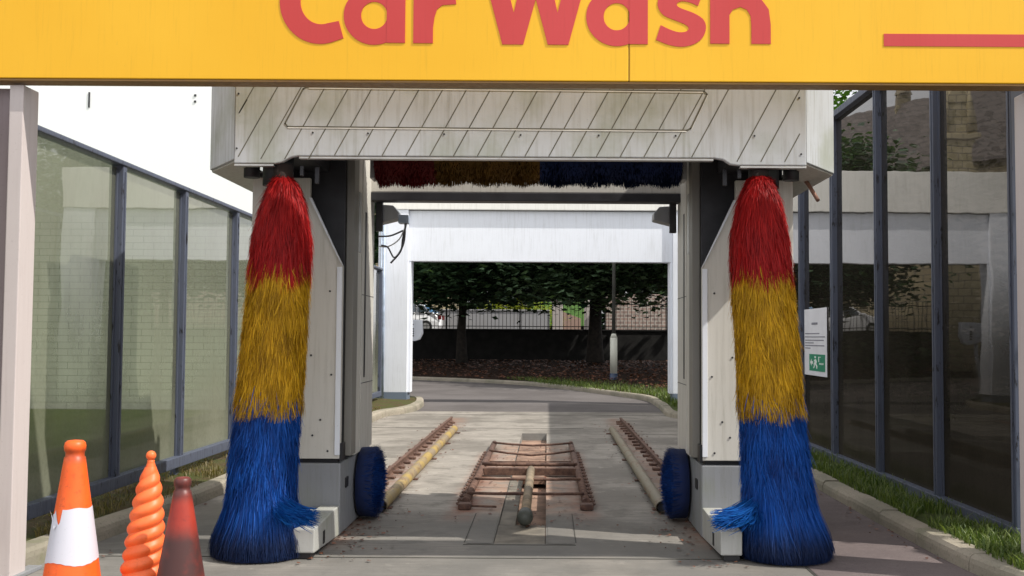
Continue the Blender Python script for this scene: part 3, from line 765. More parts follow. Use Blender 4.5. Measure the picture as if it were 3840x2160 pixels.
# ------------------------------------------------------------------ brushes
BY = 7.5
def vbrush(xprof, label, seed, tuft):
    """xprof: (drop fraction 0..1, centre offset x, radius x)"""
    zt, zb = 2.73, .015
    tx = xprof[0][1]
    e = empty('wash_brush', (tx, BY, 0), label, 'brush', 'standing side brushes of the machine')
    rr = random.Random(seed)
    def env(z):
        c, r = interp(xprof, (zt-z)/(zt-zb)); return c, r
    ph = [rr.uniform(0, 6.28) for _ in range(9)]
    def jag(a, k): return .5*math.sin(a*5+ph[k])+.3*math.sin(a*11+ph[k+1])+.25*math.sin(a*23+ph[k+2])
    def section(name, mat, zt_, zb_, n, L, jt, jb, w, core, ka, kb, long_=0):
        """bristles rooted on the shaft between zt_ and zb_, drooping outwards to the ragged envelope"""
        m = MB()
        for i in range(n):
            a = rr.uniform(0, 2*math.pi)
            if math.sin(a) > .3 and rr.random() < .65: a = -a
            top = zt_+jt*jag(a, ka); bot = zb_+jb*jag(a, kb)
            ze = bot+(top-bot)*rr.random() if rr.random() > .22 else bot+rr.uniform(-.02, .06)
            ln = L*rr.uniform(.7, 1.25)
            zi = min(ze+ln, 2.72)
            if long_ and ze < .34: zi = min(ze+ln+long_*rr.random(), 1.15); ze = .014+.10*rr.random()**2
            cl = noise.noise(Vector((math.cos(a)*3.2, math.sin(a)*3.2, ze*4.5+seed)))+.6*noise.noise(Vector((math.cos(a)*9, math.sin(a)*9, ze*11+seed)))
            spread = rr.gauss(0, .17)+.20*cl
            fr = .96+.05*cl+rr.gauss(0, .025); lift = max(0, rr.gauss(0, .03))
            pts = []; al = []; nseg = 6
            for k in range(nseg+1):
                t = k/nseg; z = zi+(ze-zi)*t; c, r = env(z)
                q = r*fr*(.60+.40*min(1, (t*1.7))**.7) if zi < 2.6 else r*fr*(.86+.14*t)
                q += lift*t*t*.5
                if z < .10: q -= r*.06*(1-z/.10)
                aa = a+spread*t*(1 if zi < 2.6 else .35)
                pts.append((c+q*math.cos(aa), BY+q*math.sin(aa), z)); 
            rnd = min(1, max(0, .45+.48*cl+rr.gauss(0, .2)))
            o = len(m.al)
            m.ribbon(pts, w*rr.uniform(.6, 1.4), (-math.sin(a)+rr.uniform(-.6, .6), math.cos(a)+rr.uniform(-.6, .6), 0), rnd)
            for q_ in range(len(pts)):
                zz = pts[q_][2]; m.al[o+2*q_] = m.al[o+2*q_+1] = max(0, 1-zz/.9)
        ob = m.build(name, mat, e)
        cm = MB(); pf = []
        hi = min(zt_+.05, 2.7); lo = max(zb_+.05, .05)
        for k in range(13):
            z = hi-(hi-lo)*k/12; pf.append((env(z)[1]*.78, z, env(z)[0]))
        nn = 28; vs = [(c+r*math.cos(6.2832*j/nn), BY+r*math.sin(6.2832*j/nn), z) for r, z, c in pf for j in range(nn)]
        cm.add(vs, [(i*nn+j, i*nn+(j+1) % nn, (i+1)*nn+(j+1) % nn, (i+1)*nn+j) for i in range(12) for j in range(nn)], smooth=True)
        cm.build('core', core, ob)
        return ob
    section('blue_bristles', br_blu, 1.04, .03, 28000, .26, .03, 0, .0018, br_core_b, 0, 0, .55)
    section('yellow_bristles', br_yel, 1.95, .99, 30000, .24, .07, .055, .0018, br_core_y, 3, 0)
    section('red_bristles', br_red, 2.70, 1.93, 25000, .34, 0, .075, .0018, br_core_r, 3, 3)
    # stray tuft pushed out over the foot box
    m = MB()
    for i in range(650):
        x0, x1 = tuft; L = rr.random()**.6*1.05; y = BY-.05+rr.gauss(0, .05); r0 = rr.gauss(0, .035); r1 = r0*.35+rr.gauss(0, .012); cv = rr.uniform(.02, .12)
        pts = [(x0-(x1-x0)*.25+(x1-x0)*1.25*t*L, y-.26*t+rr.gauss(0, .002), .40+r0*(1-t)+r1*t-.16*t+cv*t*t) for t in (0, .2, .4, .6, .8, 1)]
        m.ribbon(pts, .0022, (0, .25, 1), min(1, max(0, .55+rr.gauss(0, .3))))
    m.build('stray_tuft', m_strand('bright blue bristle', (.002, .03, .18), (.012, .13, .44)), e)
    one('collar', br_core, lambda m: m.tube([(tx, BY, 2.6), (tx, BY, 2.78)], [.07, .07], 24), e)
    return e
k = BY/2644
def prof(rows):
    out = []
    for y, a, b in rows:
        c = (a+b)/2; cx = (c-1378)*k; z = 1.55-(y-849-(c-1378)*.0125)*k; r = (b-a)/2*k
        out.append(((2.73-z)/(2.73-.015), cx, r))
    return out
vbrush(prof([(436, 690, 724), (460, 675, 746), (510, 655, 764), (600, 634, 778), (650, 632, 776), (700, 627, 774), (800, 619, 772), (950, 607, 765), (1050, 600, 757), (1150, 588, 752), (1240, 583, 750), (1290, 572, 762), (1340, 552, 778), (1385, 545, 788), (1405, 550, 784)]),
       'left hanging wash brush, red over yellow over blue bristles', 11, (-1.84, -1.56))
vbrush(prof([(436, 1894, 1928), (460, 1878, 1946), (510, 1858, 1964), (600, 1839, 1980), (700, 1842, 1990), (740, 1844, 1993), (850, 1850, 2004), (1000, 1858, 2014), (1100, 1864, 2024), (1200, 1866, 2036), (1280, 1868, 2050), (1330, 1860, 2070), (1380, 1852, 2088), (1425, 1870, 2084)]),
       'right hanging wash brush, red over yellow over blue bristles', 23, (1.41, 1.13))

# horizontal top brush, bristle colours darkened to stand for gantry shade
tb = empty('roof_brush', (AX, 8.7, 3.1), 'horizontal overhead brush in red, yellow and blue, coloured dark for the shade under the fascia', 'brush')
def hb(name, mat, core, x0, x1, seed, rad):
    m = MB(); rr = random.Random(seed)
    for i in range(int((x1-x0)*5200)):
        x = rr.uniform(x0, x1); a = rr.uniform(math.pi*.95, math.pi*2.05); r = rad+.012*math.sin(x*21)+rr.gauss(0, .009)
        c, s = math.cos(a), math.sin(a); dx = rr.gauss(0, .012)
        m.ribbon([(x, 8.7+.15*c, 3.1+.15*s), (x+dx, 8.7+r*c, 3.1+r*s)], .004, (1, 0, 0), rr.random())
    ob = m.build(name, mat, tb)
    def cf(m):
        n = 24; vs = [(x, 8.7+(rad-.03)*math.cos(6.2832*j/n), 3.1+(rad-.03)*math.sin(6.2832*j/n)) for x in (x0, x1) for j in range(n)]
        m.add(vs, [(j, (j+1) % n, n+(j+1) % n, n+j) for j in range(n)]+[tuple(range(n)), tuple(range(n, 2*n))[::-1]], smooth=False)
    one('core', core, cf, ob)
hb('red_bristles', m_strand('shaded red bristle', (.05, .003, .004), (.16, .008, .008)), br_core_r, -1.42, -.93, 1, .30)
hb('yellow_bristles', m_strand('shaded yellow bristle', (.04, .02, .003), (.16, .085, .012)), br_core_y, -.93, -.07, 2, .285)
hb('blue_bristles', br_blu_shade, br_core_b, -.07, 1.09, 3, .29)
pieces('axle', alu, lambda m: (m.tube([(-1.52, 8.7, 3.1), (1.16, 8.7, 3.1)], .03), m.bbox(-1.47, -1.43, 8.6, 8.8, 2.85, 3.2, .006), m.bbox(1.10, 1.14, 8.6, 8.8, 2.85, 3.2, .006)), tb)

# low wheel brushes
for sg_, lab in ((-1, 'blue round wheel brush at the foot of the left leg'), (1, 'blue round wheel brush at the foot of the right leg')):
    X = lambda d: AX+sg_*d
    cy, cz, rad = 9.02, .315, .30
    e = empty('wheel_brush', (X(1.3), cy, cz), lab, 'brush', 'wheel brushes of the machine')
    m = MB(); rr = random.Random(5+sg_)
    for i in range(6500):
        a = rr.uniform(0, 6.283); q = math.sqrt(rr.random())*rad*rr.uniform(.95, 1.0)
        dep = 1.205+.04*(q/rad)**3+rr.gauss(0, .014)
        y0, z0 = cy+q*.93*math.cos(a), cz+q*.93*math.sin(a)
        if z0 < .02: continue
        m.ribbon([(X(1.36), y0, z0), (X(dep), cy+q*1.02*math.cos(a)+rr.gauss(0, .014), max(.01, cz+q*1.03*math.sin(a)+rr.gauss(0, .014)))], .004, (0, -math.sin(a), math.cos(a)), rr.random()*.8)
    b = m.build('bristles', br_blu if 0 else m_strand('wheel brush bristle', (.002, .012, .07), (.008, .06, .28)), e)
    def disc(m):
        n = 36; pr = [(1.385, .1), (1.38, rad*.97), (1.25, rad*.98), (1.235, rad*.8), (1.235, .02)]
        vs = [(X(d), cy+r*math.cos(6.2832*j/n), cz+r*math.sin(6.2832*j/n)) for d, r in pr for j in range(n)]
        m.add(vs, [(i*n+j, i*n+(j+1) % n, (i+1)*n+(j+1) % n, (i+1)*n+j) for i in range(4) for j in range(n)], smooth=True)
    one('core', br_core_b, disc, e)

# ------------------------------------------------------------------ rails and tubes on the floor
def rail(x, label):
    e = empty('rail', (x, 8.3, 0), label, 'rail', 'rusty machine rails')
    def fn(m):
        m.prism([(x-.035, .005), (x+.035, .005), (x+.012, .02), (x+.01, .06), (x+.02, .066), (x+.02, .085), (x-.02, .085), (x-.02, .066), (x-.01, .06), (x-.012, .02)], 'y', 7.9, 19.4)
    one('track', rust, fn, e)
    rr = random.Random(int(x*100)); 
    y = 8.2
    while y < 19.2:
        def cl(m):
            m.bbox(x-rr.uniform(.085, .12), x+rr.uniform(.085, .12), y, y+.10, .0055, .034, .006)
        one('rail_clamp', rust, cl, e); y += .46+rr.uniform(-.02, .02)
rail(-1.75, 'rusty clamped rail on the floor left of the yellow guide tube'); rail(1.35, 'rusty clamped rail on the floor at the right side of the bay')
def guide(x, label, tilt):
    e = empty('guide_tube', (x, 9.3, 0), label, 'guide tube', 'wheel guide tubes')
    def tb_(m):
        n = 18; y0, y1 = 9.3, 17.1; vs = []; prof_ = [(y0, .055), (y0, .045)]
        m.tube([(x+tilt, y0, .065), (x, (y0+y1)/2, .065), (x-tilt, y1, .065)], .055, n, cap=False)
        m.tube([(x+tilt, y0, .065), (x-tilt, y1, .065)], .046, n, cap=False)
    one('tube', yellow_tube, tb_, e)
    one('end_block', dark_steel, lambda m: m.tube([(x+tilt, y0_+.03, .065), (x+tilt, y0_+.06, .065)], .045, 18) if 0 else m.tube([(x+tilt, 9.36, .065), (x+tilt, 9.4, .065)], .045, 18), e)
    for y in (9.5, 11.4, 13.3, 15.2, 16.9):
        one('bracket', rust, lambda m: m.bbox(x-.085, x+.085, y, y+.09, .005, .02, .003), e)
guide(-1.475, 'worn yellow wheel guide tube on the left of the bay', .02); guide(1.035, 'weathered grey brown wheel guide tube on the right of the bay', -.02)

wf = empty('floor_frame', (AX, 12.3, 0), 'rusty ladder shaped steel frame over the trench in the bay floor', 'steel frame')
def fr_rail(x, xb):
    def fn(m):
        m.tube([(xb, 9.62, .055), (x, 14.9, .055)], .038, 12)
    one('side_tube', rust, fn, wf)
    def chain(m):
        sgn = 1 if x > AX else -1
        for i in range(34):
            y = 9.6+i*.125; xx = xb+(x-xb)*(y-9.62)/5.28+sgn*.06
            m.tube([(xx+.018*math.cos(a), y+.05*math.sin(a), .045+.01*(i % 2)) for a in [j*.7854 for j in range(9)]], .009, 6, cap=False)
    one('chain', rust, chain, wf)
    one('end_clamp', rust, lambda m: m.bbox(xb-.06, xb+.06, 9.46, 9.6, .006, .06, .02), wf)
fr_rail(-.74, -.735); fr_rail(.335, .36)
for y, sag, r_ in ((14.55, .03, .014), (13.55, .05, .014), (12.1, 0, .022), (10.85, 0, .014), (9.85, 0, .014)):
    one('cross_bar', rust, lambda m: m.tube([(-.74, y, .10), (-.5, y, .095-sag*.6), (AX, y-sag, .095-sag), (.1, y, .095-sag*.6), (.35, y, .10)], r_, 8), wf)
pieces('cross_beam', rust, lambda m: m.bbox(-.70, .32, 11.72, 11.82, .02, .10, .006), wf)
pieces('thin_rod', rust, lambda m: (m.tube([(-.7, 12.9, .03), (.3, 12.95, .03)], .008, 6), m.tube([(-.7, 10.3, .03), (-.2, 10.35, .035), (.3, 10.28, .03)], .008, 6), m.tube([(-.7, 9.55, .03), (-.45, 9.5, .03)], .01, 6)), wf)
one('centre_pipe', m_yellow_tube() and M_simple('ochre stained pipe', (.26, .2, .13), .7, 0, .4, 5, .3), lambda m: m.tube([(-.175, 8.62, .085), (-.175, 11.72, .085)], .043, 16), wf)
def cap_(m):
    c = Vector((-.175, 8.62, .085))
    m.tube([(c.x, c.y+.16, c.z), (c.x, c.y+.02, c.z), (c.x, c.y-.03, c.z), (c.x, c.y-.06, c.z), (c.x, c.y-.072, c.z)], [.06, .066, .062, .04, .008], 20)
one('pipe_end', M_simple('black rubber pipe end', (.05, .055, .045), .6), cap_, wf)

def debris():
    m = MB(); rr = random.Random(9)
    for _ in range(1500):
        if rr.random() < .5: x = rr.choice((-1.75, 1.35, -1.6, 1.2, -1.47, 1.03))+rr.gauss(0, .12); y = rr.uniform(8, 19)
        elif rr.random() < .4: x = rr.uniform(-.8, .4); y = rr.uniform(8.6, 15)
        elif rr.random() < .5: x = rr.choice((-1.5, 1.1))+rr.gauss(0, .2); y = rr.uniform(7.1, 9.6)
        else: x = rr.choice((-3.1, 2.7))+rr.gauss(0, .06); y = rr.uniform(7, 20)
        s = rr.uniform(.006, .022); a = rr.uniform(0, 6.28)
        m.add([(x+s*math.cos(a+b), y+s*math.sin(a+b), .012+rr.random()*.012) for b in (0, 1.4, 3, 4.5)], [(0, 1, 2, 3)], rr.random())
    tag(m.build('leaf_debris', leaf_dead), 'scattered dead leaf bits and grit on the bay floor', 'debris', kind='stuff')
debris()

# ------------------------------------------------------------------ cones
def m_cone(name, a, b, dark, zz=None):
    t = NT(name); p = t.pos(); x, y, z = t.sep(p)
    n = t.noise(p, 4, 5, .65); f = t.noise(p, 40, 4, .7)
    c = t.mix(t.ramp(n, .3, .7), a, b)
    c = t.mix(t.ramp(f, .55, .72, 0, .45), c, dark)
    c = t.mix(t.ramp(t.noise(p, 9, 6, .75, stretch=(2, 2, .6), loc=(1, 2, 3)), .56, .7, 0, .4), c, dark)
    for z0, z1, z2, z3, amt in (zz or ()):
        mk = t.math('MULTIPLY', t.ramp(z, z0, z1), t.ramp(z, z3, z2)); mk = t.math('MULTIPLY', mk, t.ramp(t.noise(p, 5, 4, loc=(3, 8, 1)), .3, .55, .3, 1))
        c = t.mix(t.math('MULTIPLY', mk, amt), c, dark)
    return t.done(t.bsdf(c, .45, 0, t.bump(f, .08, .004), .4))
cone_or = m_cone('bright orange plastic', (.74, .095, .010), (.82, .125, .018), (.25, .04, .015), [(.82, .87, .90, .93, .75)])  # neck band darkened in the colour as shading below the knob
cone_sp = m_cone('soft orange plastic', (.80, .13, .03), (.86, .17, .045), (.5, .1, .02))
cone_rd = m_cone('dirty dark red plastic', (.27, .022, .014), (.34, .04, .022), (.06, .022, .02), [(.12, .27, .42, .54, 1.0), (.62, .69, .76, .8, .9)])
cone_wh = M_painted('white sleeve', (.56, .56, .62), dirt=(.5, .5, .52), amt=.4)
def cone(x, y, H, rb, label, mat):
    e = empty('traffic_cone', (x, y, 0), label, 'traffic cone')
    rt = .052*H; rr_ = lambda z: rt+(rb-rt)*(1-z/(H*.94))
    body = one('cone_body', mat, lambda m: m.lathe((x, y, 0), [(rr_(z), z) for z in [.04+i*(H*.90-.04)/24 for i in range(25)]]+[(rt*.98, H*.905), (rt*1.0, H*.93), (rt*1.12, H*.94), (rt*1.15, H*.965), (rt*1.05, H*.985), (rt*.8, H*.995), (0.001, H)], 48), e)
    def base(m):
        b = rb+.09; c = .05
        m.prism([(x-b+c, y-b), (x+b-c, y-b), (x+b, y-b+c), (x+b, y+b-c), (x+b-c, y+b), (x-b+c, y+b), (x-b, y+b-c), (x-b, y-b+c)], 'z', .012, .045, .008)
    one('base', mat, base, e)
    return e, rr_, body
cx1, cy1 = (183-1378)*5.9/2644+.035, 5.9
c1, rf, _ = cone(cx1+.0, cy1, .965, .178, 'tall orange traffic cone with a torn white sleeve, leftmost of three', cone_or)
def sleeve(m):
    # torn reflective band with a ragged flap, following the cone
    n = 72; rows = 10
    def ztop(t):
        a = (math.degrees(t)+360) % 360
        z = .575+.004*math.sin(t*5)
        d = (a-262+540) % 360-180
        if d < -6: z -= .035*max(0, 1-abs(d+45)/60)
        if -34 < d < -2: z = .575-.085*(1-abs((d+10)/24)) if d > -12 else .575-.085*max(0, (d+34)/22)
        return z
    vs = []
    for j in range(n):
        t = 2*math.pi*j/n; zt = ztop(t)+.02; zb = .300+.010*math.sin(t*3+1)+.0015*math.sin(t*19)
        for i in range(rows+1):
            z = zb+(zt-zb)*i/rows; r = rf(z)+.0025
            vs.append((cx1+r*math.cos(t), cy1+r*math.sin(t), z))
    K = rows+1
    m.add(vs, [(j*K+i, ((j+1) % n)*K+i, ((j+1) % n)*K+i+1, j*K+i+1) for j in range(n) for i in range(rows)], smooth=True)
    # folded flap
    r = rf(.53)+.010
    P = [(200, .565), (207, .583), (246, .505), (240, .485)]
    m.add([(cx1+(r+.008*(k % 2))*math.cos(R(a)), cy1+(r+.008*(k % 2))*math.sin(R(a)), z) for k, (a, z) in enumerate(P)], [(0, 1, 2, 3)])
one('sleeve', cone_wh, sleeve, c1)
cx3, cy3 = (458-1378)*5.82/2644+.025, 5.82
cone(cx3, cy3, .775, .165, 'grimy dark red traffic cone with blackened middle, rightmost of three', cone_rd)
cx2, cy2 = (357-1378)*6.05/2644+.03, 6.05
sp = empty('spiral_cone', (cx2, cy2, 0), 'orange twisted spiral cone with a ball tip between two traffic cones', 'cone')
def spiral(m):
    n = 64; rows = 190; H = .80; vs = []
    for i in range(rows+1):
        z = .0+H*i/rows; u = z/H; Rz = interp([(0, .132), (.15, .121), (.262, .112), (.376, .103), (.49, .092), (.605, .078), (.72, .058), (.78, .038), (.83, .018)], z)[0]
        amp = .055*Rz+.003 if u < .88 else (.055*Rz+.003)*(1-u)/.12
        ox = .042*u
        for j in range(n):
            t = 2*math.pi*j/n; ph = 2*t-2*math.pi*z/.0745
            w = abs(math.cos(ph/2))**1.0*2-1.1
            r = Rz+amp*w
            vs.append((cx2+ox+r*math.cos(t), cy2+r*math.sin(t), z))
    m.add(vs, [(i*n+j, i*n+(j+1) % n, (i+1)*n+(j+1) % n, (i+1)*n+j) for i in range(rows) for j in range(n)], smooth=True)
one('twisted_body', cone_sp, spiral, sp)
one('ball_tip', cone_sp, lambda m: m.lathe((cx2+.043, cy2, 0), [(.028, .795), (.024, .812), (.019, .826), (.021, .835)]+[(.028*math.cos(R(a)), .862+.028*math.sin(R(a))) for a in range(-60, 91, 15)], 24), sp)
one('base', cone_sp, lambda m: m.lathe((cx2, cy2, 0), [(0.001, .012), (.215, .012), (.22, .03), (.2, .045), (.14, .05)], 40), sp)

# ------------------------------------------------------------------ trees and plants
def leaf_mass(m, c, rad, n, size, rr, flat_=.8, lo=None, hi=None, droop=.4):
    """leaf clumps spread through an uneven ellipsoid"""
    c = Vector(c); clumps = []
    nc = max(8, n//26)
    while len(clumps) < nc:
        d = Vector((rr.gauss(0, 1), rr.gauss(0, 1), rr.gauss(0, 1))).normalized()
        q = rr.uniform(.35, 1)**.6; bulge = 1+.28*noise.noise(d*2.3+c)
        p = c+Vector((d.x*rad[0], d.y*rad[1], d.z*rad[2]))*q*bulge
        if lo is not None and p.z < lo: p.z = lo+rr.random()*.5
        clumps.append((p, q, .5+.5*noise.noise(p*.8)))
    for p, q, sh in clumps:
        for _ in range(26):
            o = p+Vector((rr.gauss(0, size*1.9), rr.gauss(0, size*1.9), rr.gauss(0, size*1.0)))
            s = size*rr.uniform(.6, 1.25); a = rr.uniform(0, 6.28)
            f = Vector((math.cos(a), math.sin(a), -droop*rr.uniform(.2, 1.4))).normalized()
            sd = f.cross(Vector((rr.gauss(0, .3), rr.gauss(0, .3), 1))).normalized(); up = sd.cross(f)
            b = o-f*s*.5
            vs = [b, b+f*s*.35+sd*s*.36-up*s*.06, b+f*s*.62+sd*s*.17, b+f*s, b+f*s*.62-sd*s*.17, b+f*s*.35-sd*s*.36-up*s*.06]
            m.add(vs, [(0, 1, 2), (0, 2, 3), (0, 3, 4), (0, 4, 5)], min(1, max(0, .02+.62*sh+rr.gauss(0, .2))))
def tree(x, y, z0, H, crown_c, rad, tr, n, size, mat, label, seed, lo=None, bend=0., group=None, limbs=7):
    rr = random.Random(seed); e = empty('tree', (x, y, z0), label, 'tree', group)
    def tk(m):
        pts = [(x+bend*t*t+.04*math.sin(t*7+seed), y+.03*math.sin(t*5), z0-.1+(H*.75)*t) for t in [i/9 for i in range(10)]]
        m.tube(pts, [tr*(1.35-.35*min(1, t*5))*(1-.6*t) for t in [i/9 for i in range(10)]], 12)
        for i in range(limbs):
            a = rr.uniform(0, 6.28); t0 = rr.uniform(.42, .85); b = Vector((x+bend*t0*t0, y, z0+H*.75*t0))
            tip = Vector(crown_c)+Vector((math.cos(a)*rad[0]*.7, math.sin(a)*rad[1]*.7, rr.uniform(-.3, .5)*rad[2]))
            mid = b.lerp(tip, .5)+Vector((0, 0, .35))
            m.tube([b, b.lerp(mid, .6), mid, tip], [tr*.38, tr*.3, tr*.22, tr*.06], 7)
    one('trunk', bark, tk, e)
    m = MB(); leaf_mass(m, crown_c, rad, n, size, rr, lo=lo); m.build('crown', mat, e)
    return e
G = 'trees in the bed beyond the exit'
tree(-3.45, 42.5, .4, 9, (-3.6, 41.6, 5.9), (4.3, 4.0, 3.6), .2, 34000, .34, leaf_dark, 'slim tree with low dark crown, left of two trunks beyond the exit', 3, lo=3.05, bend=.3, group=G)
leaf_lit = m_leaf('leaf with painted highlights', (.008, .024, .012), (.30, .46, .26), .25, .35)  # crown highlights put into a brighter leaf colour
tree(1.95, 42.2, .4, 10, (1.9, 40.2, 6.4), (4.6, 5.0, 3.8), .30, 38000, .34, leaf_lit, 'thick dark trunk tree right of centre beyond the exit', 4, lo=3.1, bend=-.2, group=G)
tree(7.4, 41.0, .4, 9, (7.0, 39.0, 6.2), (3.9, 4.6, 3.5), .25, 18000, .32, leaf_dark, 'dark tree behind the right exit column', 5, lo=2.95, group=G)
tree(7.4, 33.2, .5, 10, (7.2, 33, 6.9), (4.1, 4.0, 3.7), .28, 15000, .26, leaf_mid, 'sunlit green tree above the right glass wall', 8, lo=3.4)
tree(10.9, 21.5, .5, 7, (10.6, 21.5, 3.9), (3.6, 4.2, 3.3), .2, 6000, .26, leaf_dark, 'dark bushy tree behind the right glass wall', 9, lo=1.0)
tree(8.4, 8.9, .4, 8, (8.1, 9.0, 5.2), (2.1, 2.2, 1.9), .2, 4800, .24, leaf_mid, 'tree shading the right side of the bay entrance', 10, lo=3.2)
tree(10.3, 12.5, .4, 7, (10.6, 12.5, 3.6), (2.6, 3.8, 2.9), .2, 5000, .26, leaf_dark, 'low dark tree on the bank behind the dark glass', 12, lo=.8)
tag(one('hedge', leaf_dark, lambda m: [leaf_mass(m, (5.9, 7+i*2.6, 1.0), (1.0, 1.7, 1.15), 900, .16, random.Random(40+i), lo=.2) for i in range(7)]), 'dark hedge outside the right glass wall', 'hedge')
tag(one('wooded_backdrop', leaf_dark, lambda m: [leaf_mass(m, (-24+i*7, 74+3*math.sin(i), 5), (5.4, 3, 5.4), 5200, .85, random.Random(60+i), lo=1.5) for i in range(2, 8)]), 'distant green trees beyond the street', 'trees', kind='stuff')
tag(one('shrub', leaf_yel, lambda m: leaf_mass(m, (-1.3, 56, 2.75), (2.2, .8, .8), 3600, .14, random.Random(77), lo=2.0), origin=(-1.6, 60, 1.6)), 'yellow green sunlit shrub behind the grey garden wall', 'shrub')
def litter(m):
    rr = random.Random(21)
    for _ in range(5200):
        t = rr.random(); y = rr.uniform(29, 44.6); x = rr.uniform(-9, 6)
        edge = 37.6-(x+4.9)*.82 if x < 2 else 31.9-(x-2)*3
        if y < edge+.25: continue
        tt = max(0, min(1, (y-edge)/(45.5-edge))); z = .12+.42*min(1, tt*1.25)+.03
        s = rr.uniform(.03, .075); a = rr.uniform(0, 6.28)
        m.add([(x+s*math.cos(a+b), y+s*math.sin(a+b), z+rr.random()*.05) for b in (0, 1.4, 3, 4.5)], [(0, 1, 2, 3)], rr.random())
tag(one('leaf_litter', leaf_dead, litter), 'reddish brown fallen leaves under the trees', 'fallen leaves', kind='stuff')

# ------------------------------------------------------------------ street beyond
tag(one('retaining_wall', darkstone, lambda m: (m.bbox(-22, 14, 45.6, 46.0, .1, 1.82, .02), m.bbox(-22, 14, 45.55, 46.05, 1.821, 1.9, .02))), 'low stone retaining wall, coloured dark for tree shade, under the railings', 'wall')
tag(one('upper_street', asphalt, lambda m: m.box(-60, 60, 46.06, 90, .5, 1.69)), 'raised street beyond the railings', 'street', kind='structure')
fe = empty('railing_fence', (-2, 45.8, 1.9), 'black spiked iron railings on top of the shade-darkened stone wall', 'fence')
def bars(m):
    x = -14.0
    while x < 12:
        m.box(x-.011, x+.011, 45.79, 45.812, 1.9, 3.12)
        m.add([(x-.018, 45.783, 3.12), (x+.018, 45.783, 3.12), (x+.018, 45.819, 3.12), (x-.018, 45.819, 3.12), (x, 45.8, 3.22)], [(0, 1, 4), (1, 2, 4), (2, 3, 4), (3, 0, 4)]); x += .165
one('railing_bars', blackm, bars, fe)
one('top_rail', blackm, lambda m: m.box(-14, 12, 45.785, 45.817, 2.98, 3.02), fe)
one('bottom_rail', blackm, lambda m: m.box(-14, 12, 45.785, 45.817, 2.0, 2.035), fe)
for i in range(9): one('post', blackm, lambda m: m.box(-14+i*3.2-.03, -14+i*3.2+.03, 45.77, 45.83, 1.9, 3.3), fe)
tag(one('garden_wall', grey_wall, lambda m: (m.bbox(-11.5, .1, 52.8, 53.1, 1.5, 2.86, .02), m.bbox(-11.5, .1, 52.75, 53.15, 2.861, 2.93, .02))), 'grey rendered garden wall across the street', 'wall')
for x, l in ((.5, 'pale stone gate pier at the end of the grey wall'), (2.1, 'narrow pale gate pier near the thick trunk')):
    tag(one('gate_pier', pier_m, lambda m: (m.bbox(x-.26, x+.26, 52.7, 53.2, 1.5, 3.3, .02), m.bbox(x-.32, x+.32, 52.65, 53.25, 3.301, 3.42, .02))), l, 'gate pier')
tag(one('side_wall', pinkish, lambda m: m.prism([(.8, 1.5), (1.85, 1.5), (1.85, 2.6), (.8, 3.0)], 'y', 58.5, 58.8)), 'low brown wall between the two gate piers', 'wall')
tag(one('stone_wall', rubble, lambda m: m.bbox(2.9, 12, 52, 52.5, 1.5, 3.7, .02)), 'rubble stone wall behind the railings on the right', 'wall')
tag(one('front_lawn', m_soil('bright lawn', (.04, .085, .02), (.06, .12, .028), (.04, .07, .02)), lambda m: m.add([(-1, 59, 2.2), (2.4, 59, 2.2), (2.4, 63, 3.7), (-1, 63, 3.7)], [(0, 1, 2, 3)])), 'bright green lawn slope beyond the gate', 'lawn', kind='structure')

lp = empty('lamp_post', (2.14, 34, .15), 'cream lamp post with navy foot beside the bed', 'lamp post')
def seg_(m, z0, z1, r0, r1=None): m.tube([(2.14, 34, z0), (2.14, 34, z1)], [r0, r1 or r0], 20)
one('foot', pole_blue, lambda m: seg_(m, -.02, .40, .125), lp)
one('shaft_base', pole_cream, lambda m: (seg_(m, .401, 1.55, .118), seg_(m, 1.551, 1.68, .118, .065)), lp)
one('shaft', M_simple('shade dimmed lamp shaft', (.07, .07, .06), .8), lambda m: (seg_(m, 1.681, 6.6, .062, .045)), lp)  # dark colour stands for leaf shade on the upper post
one('lamp_head', alu, lambda m: m.bbox(1.98, 2.30, 33.3, 34.1, 6.6, 6.75, .03), lp)

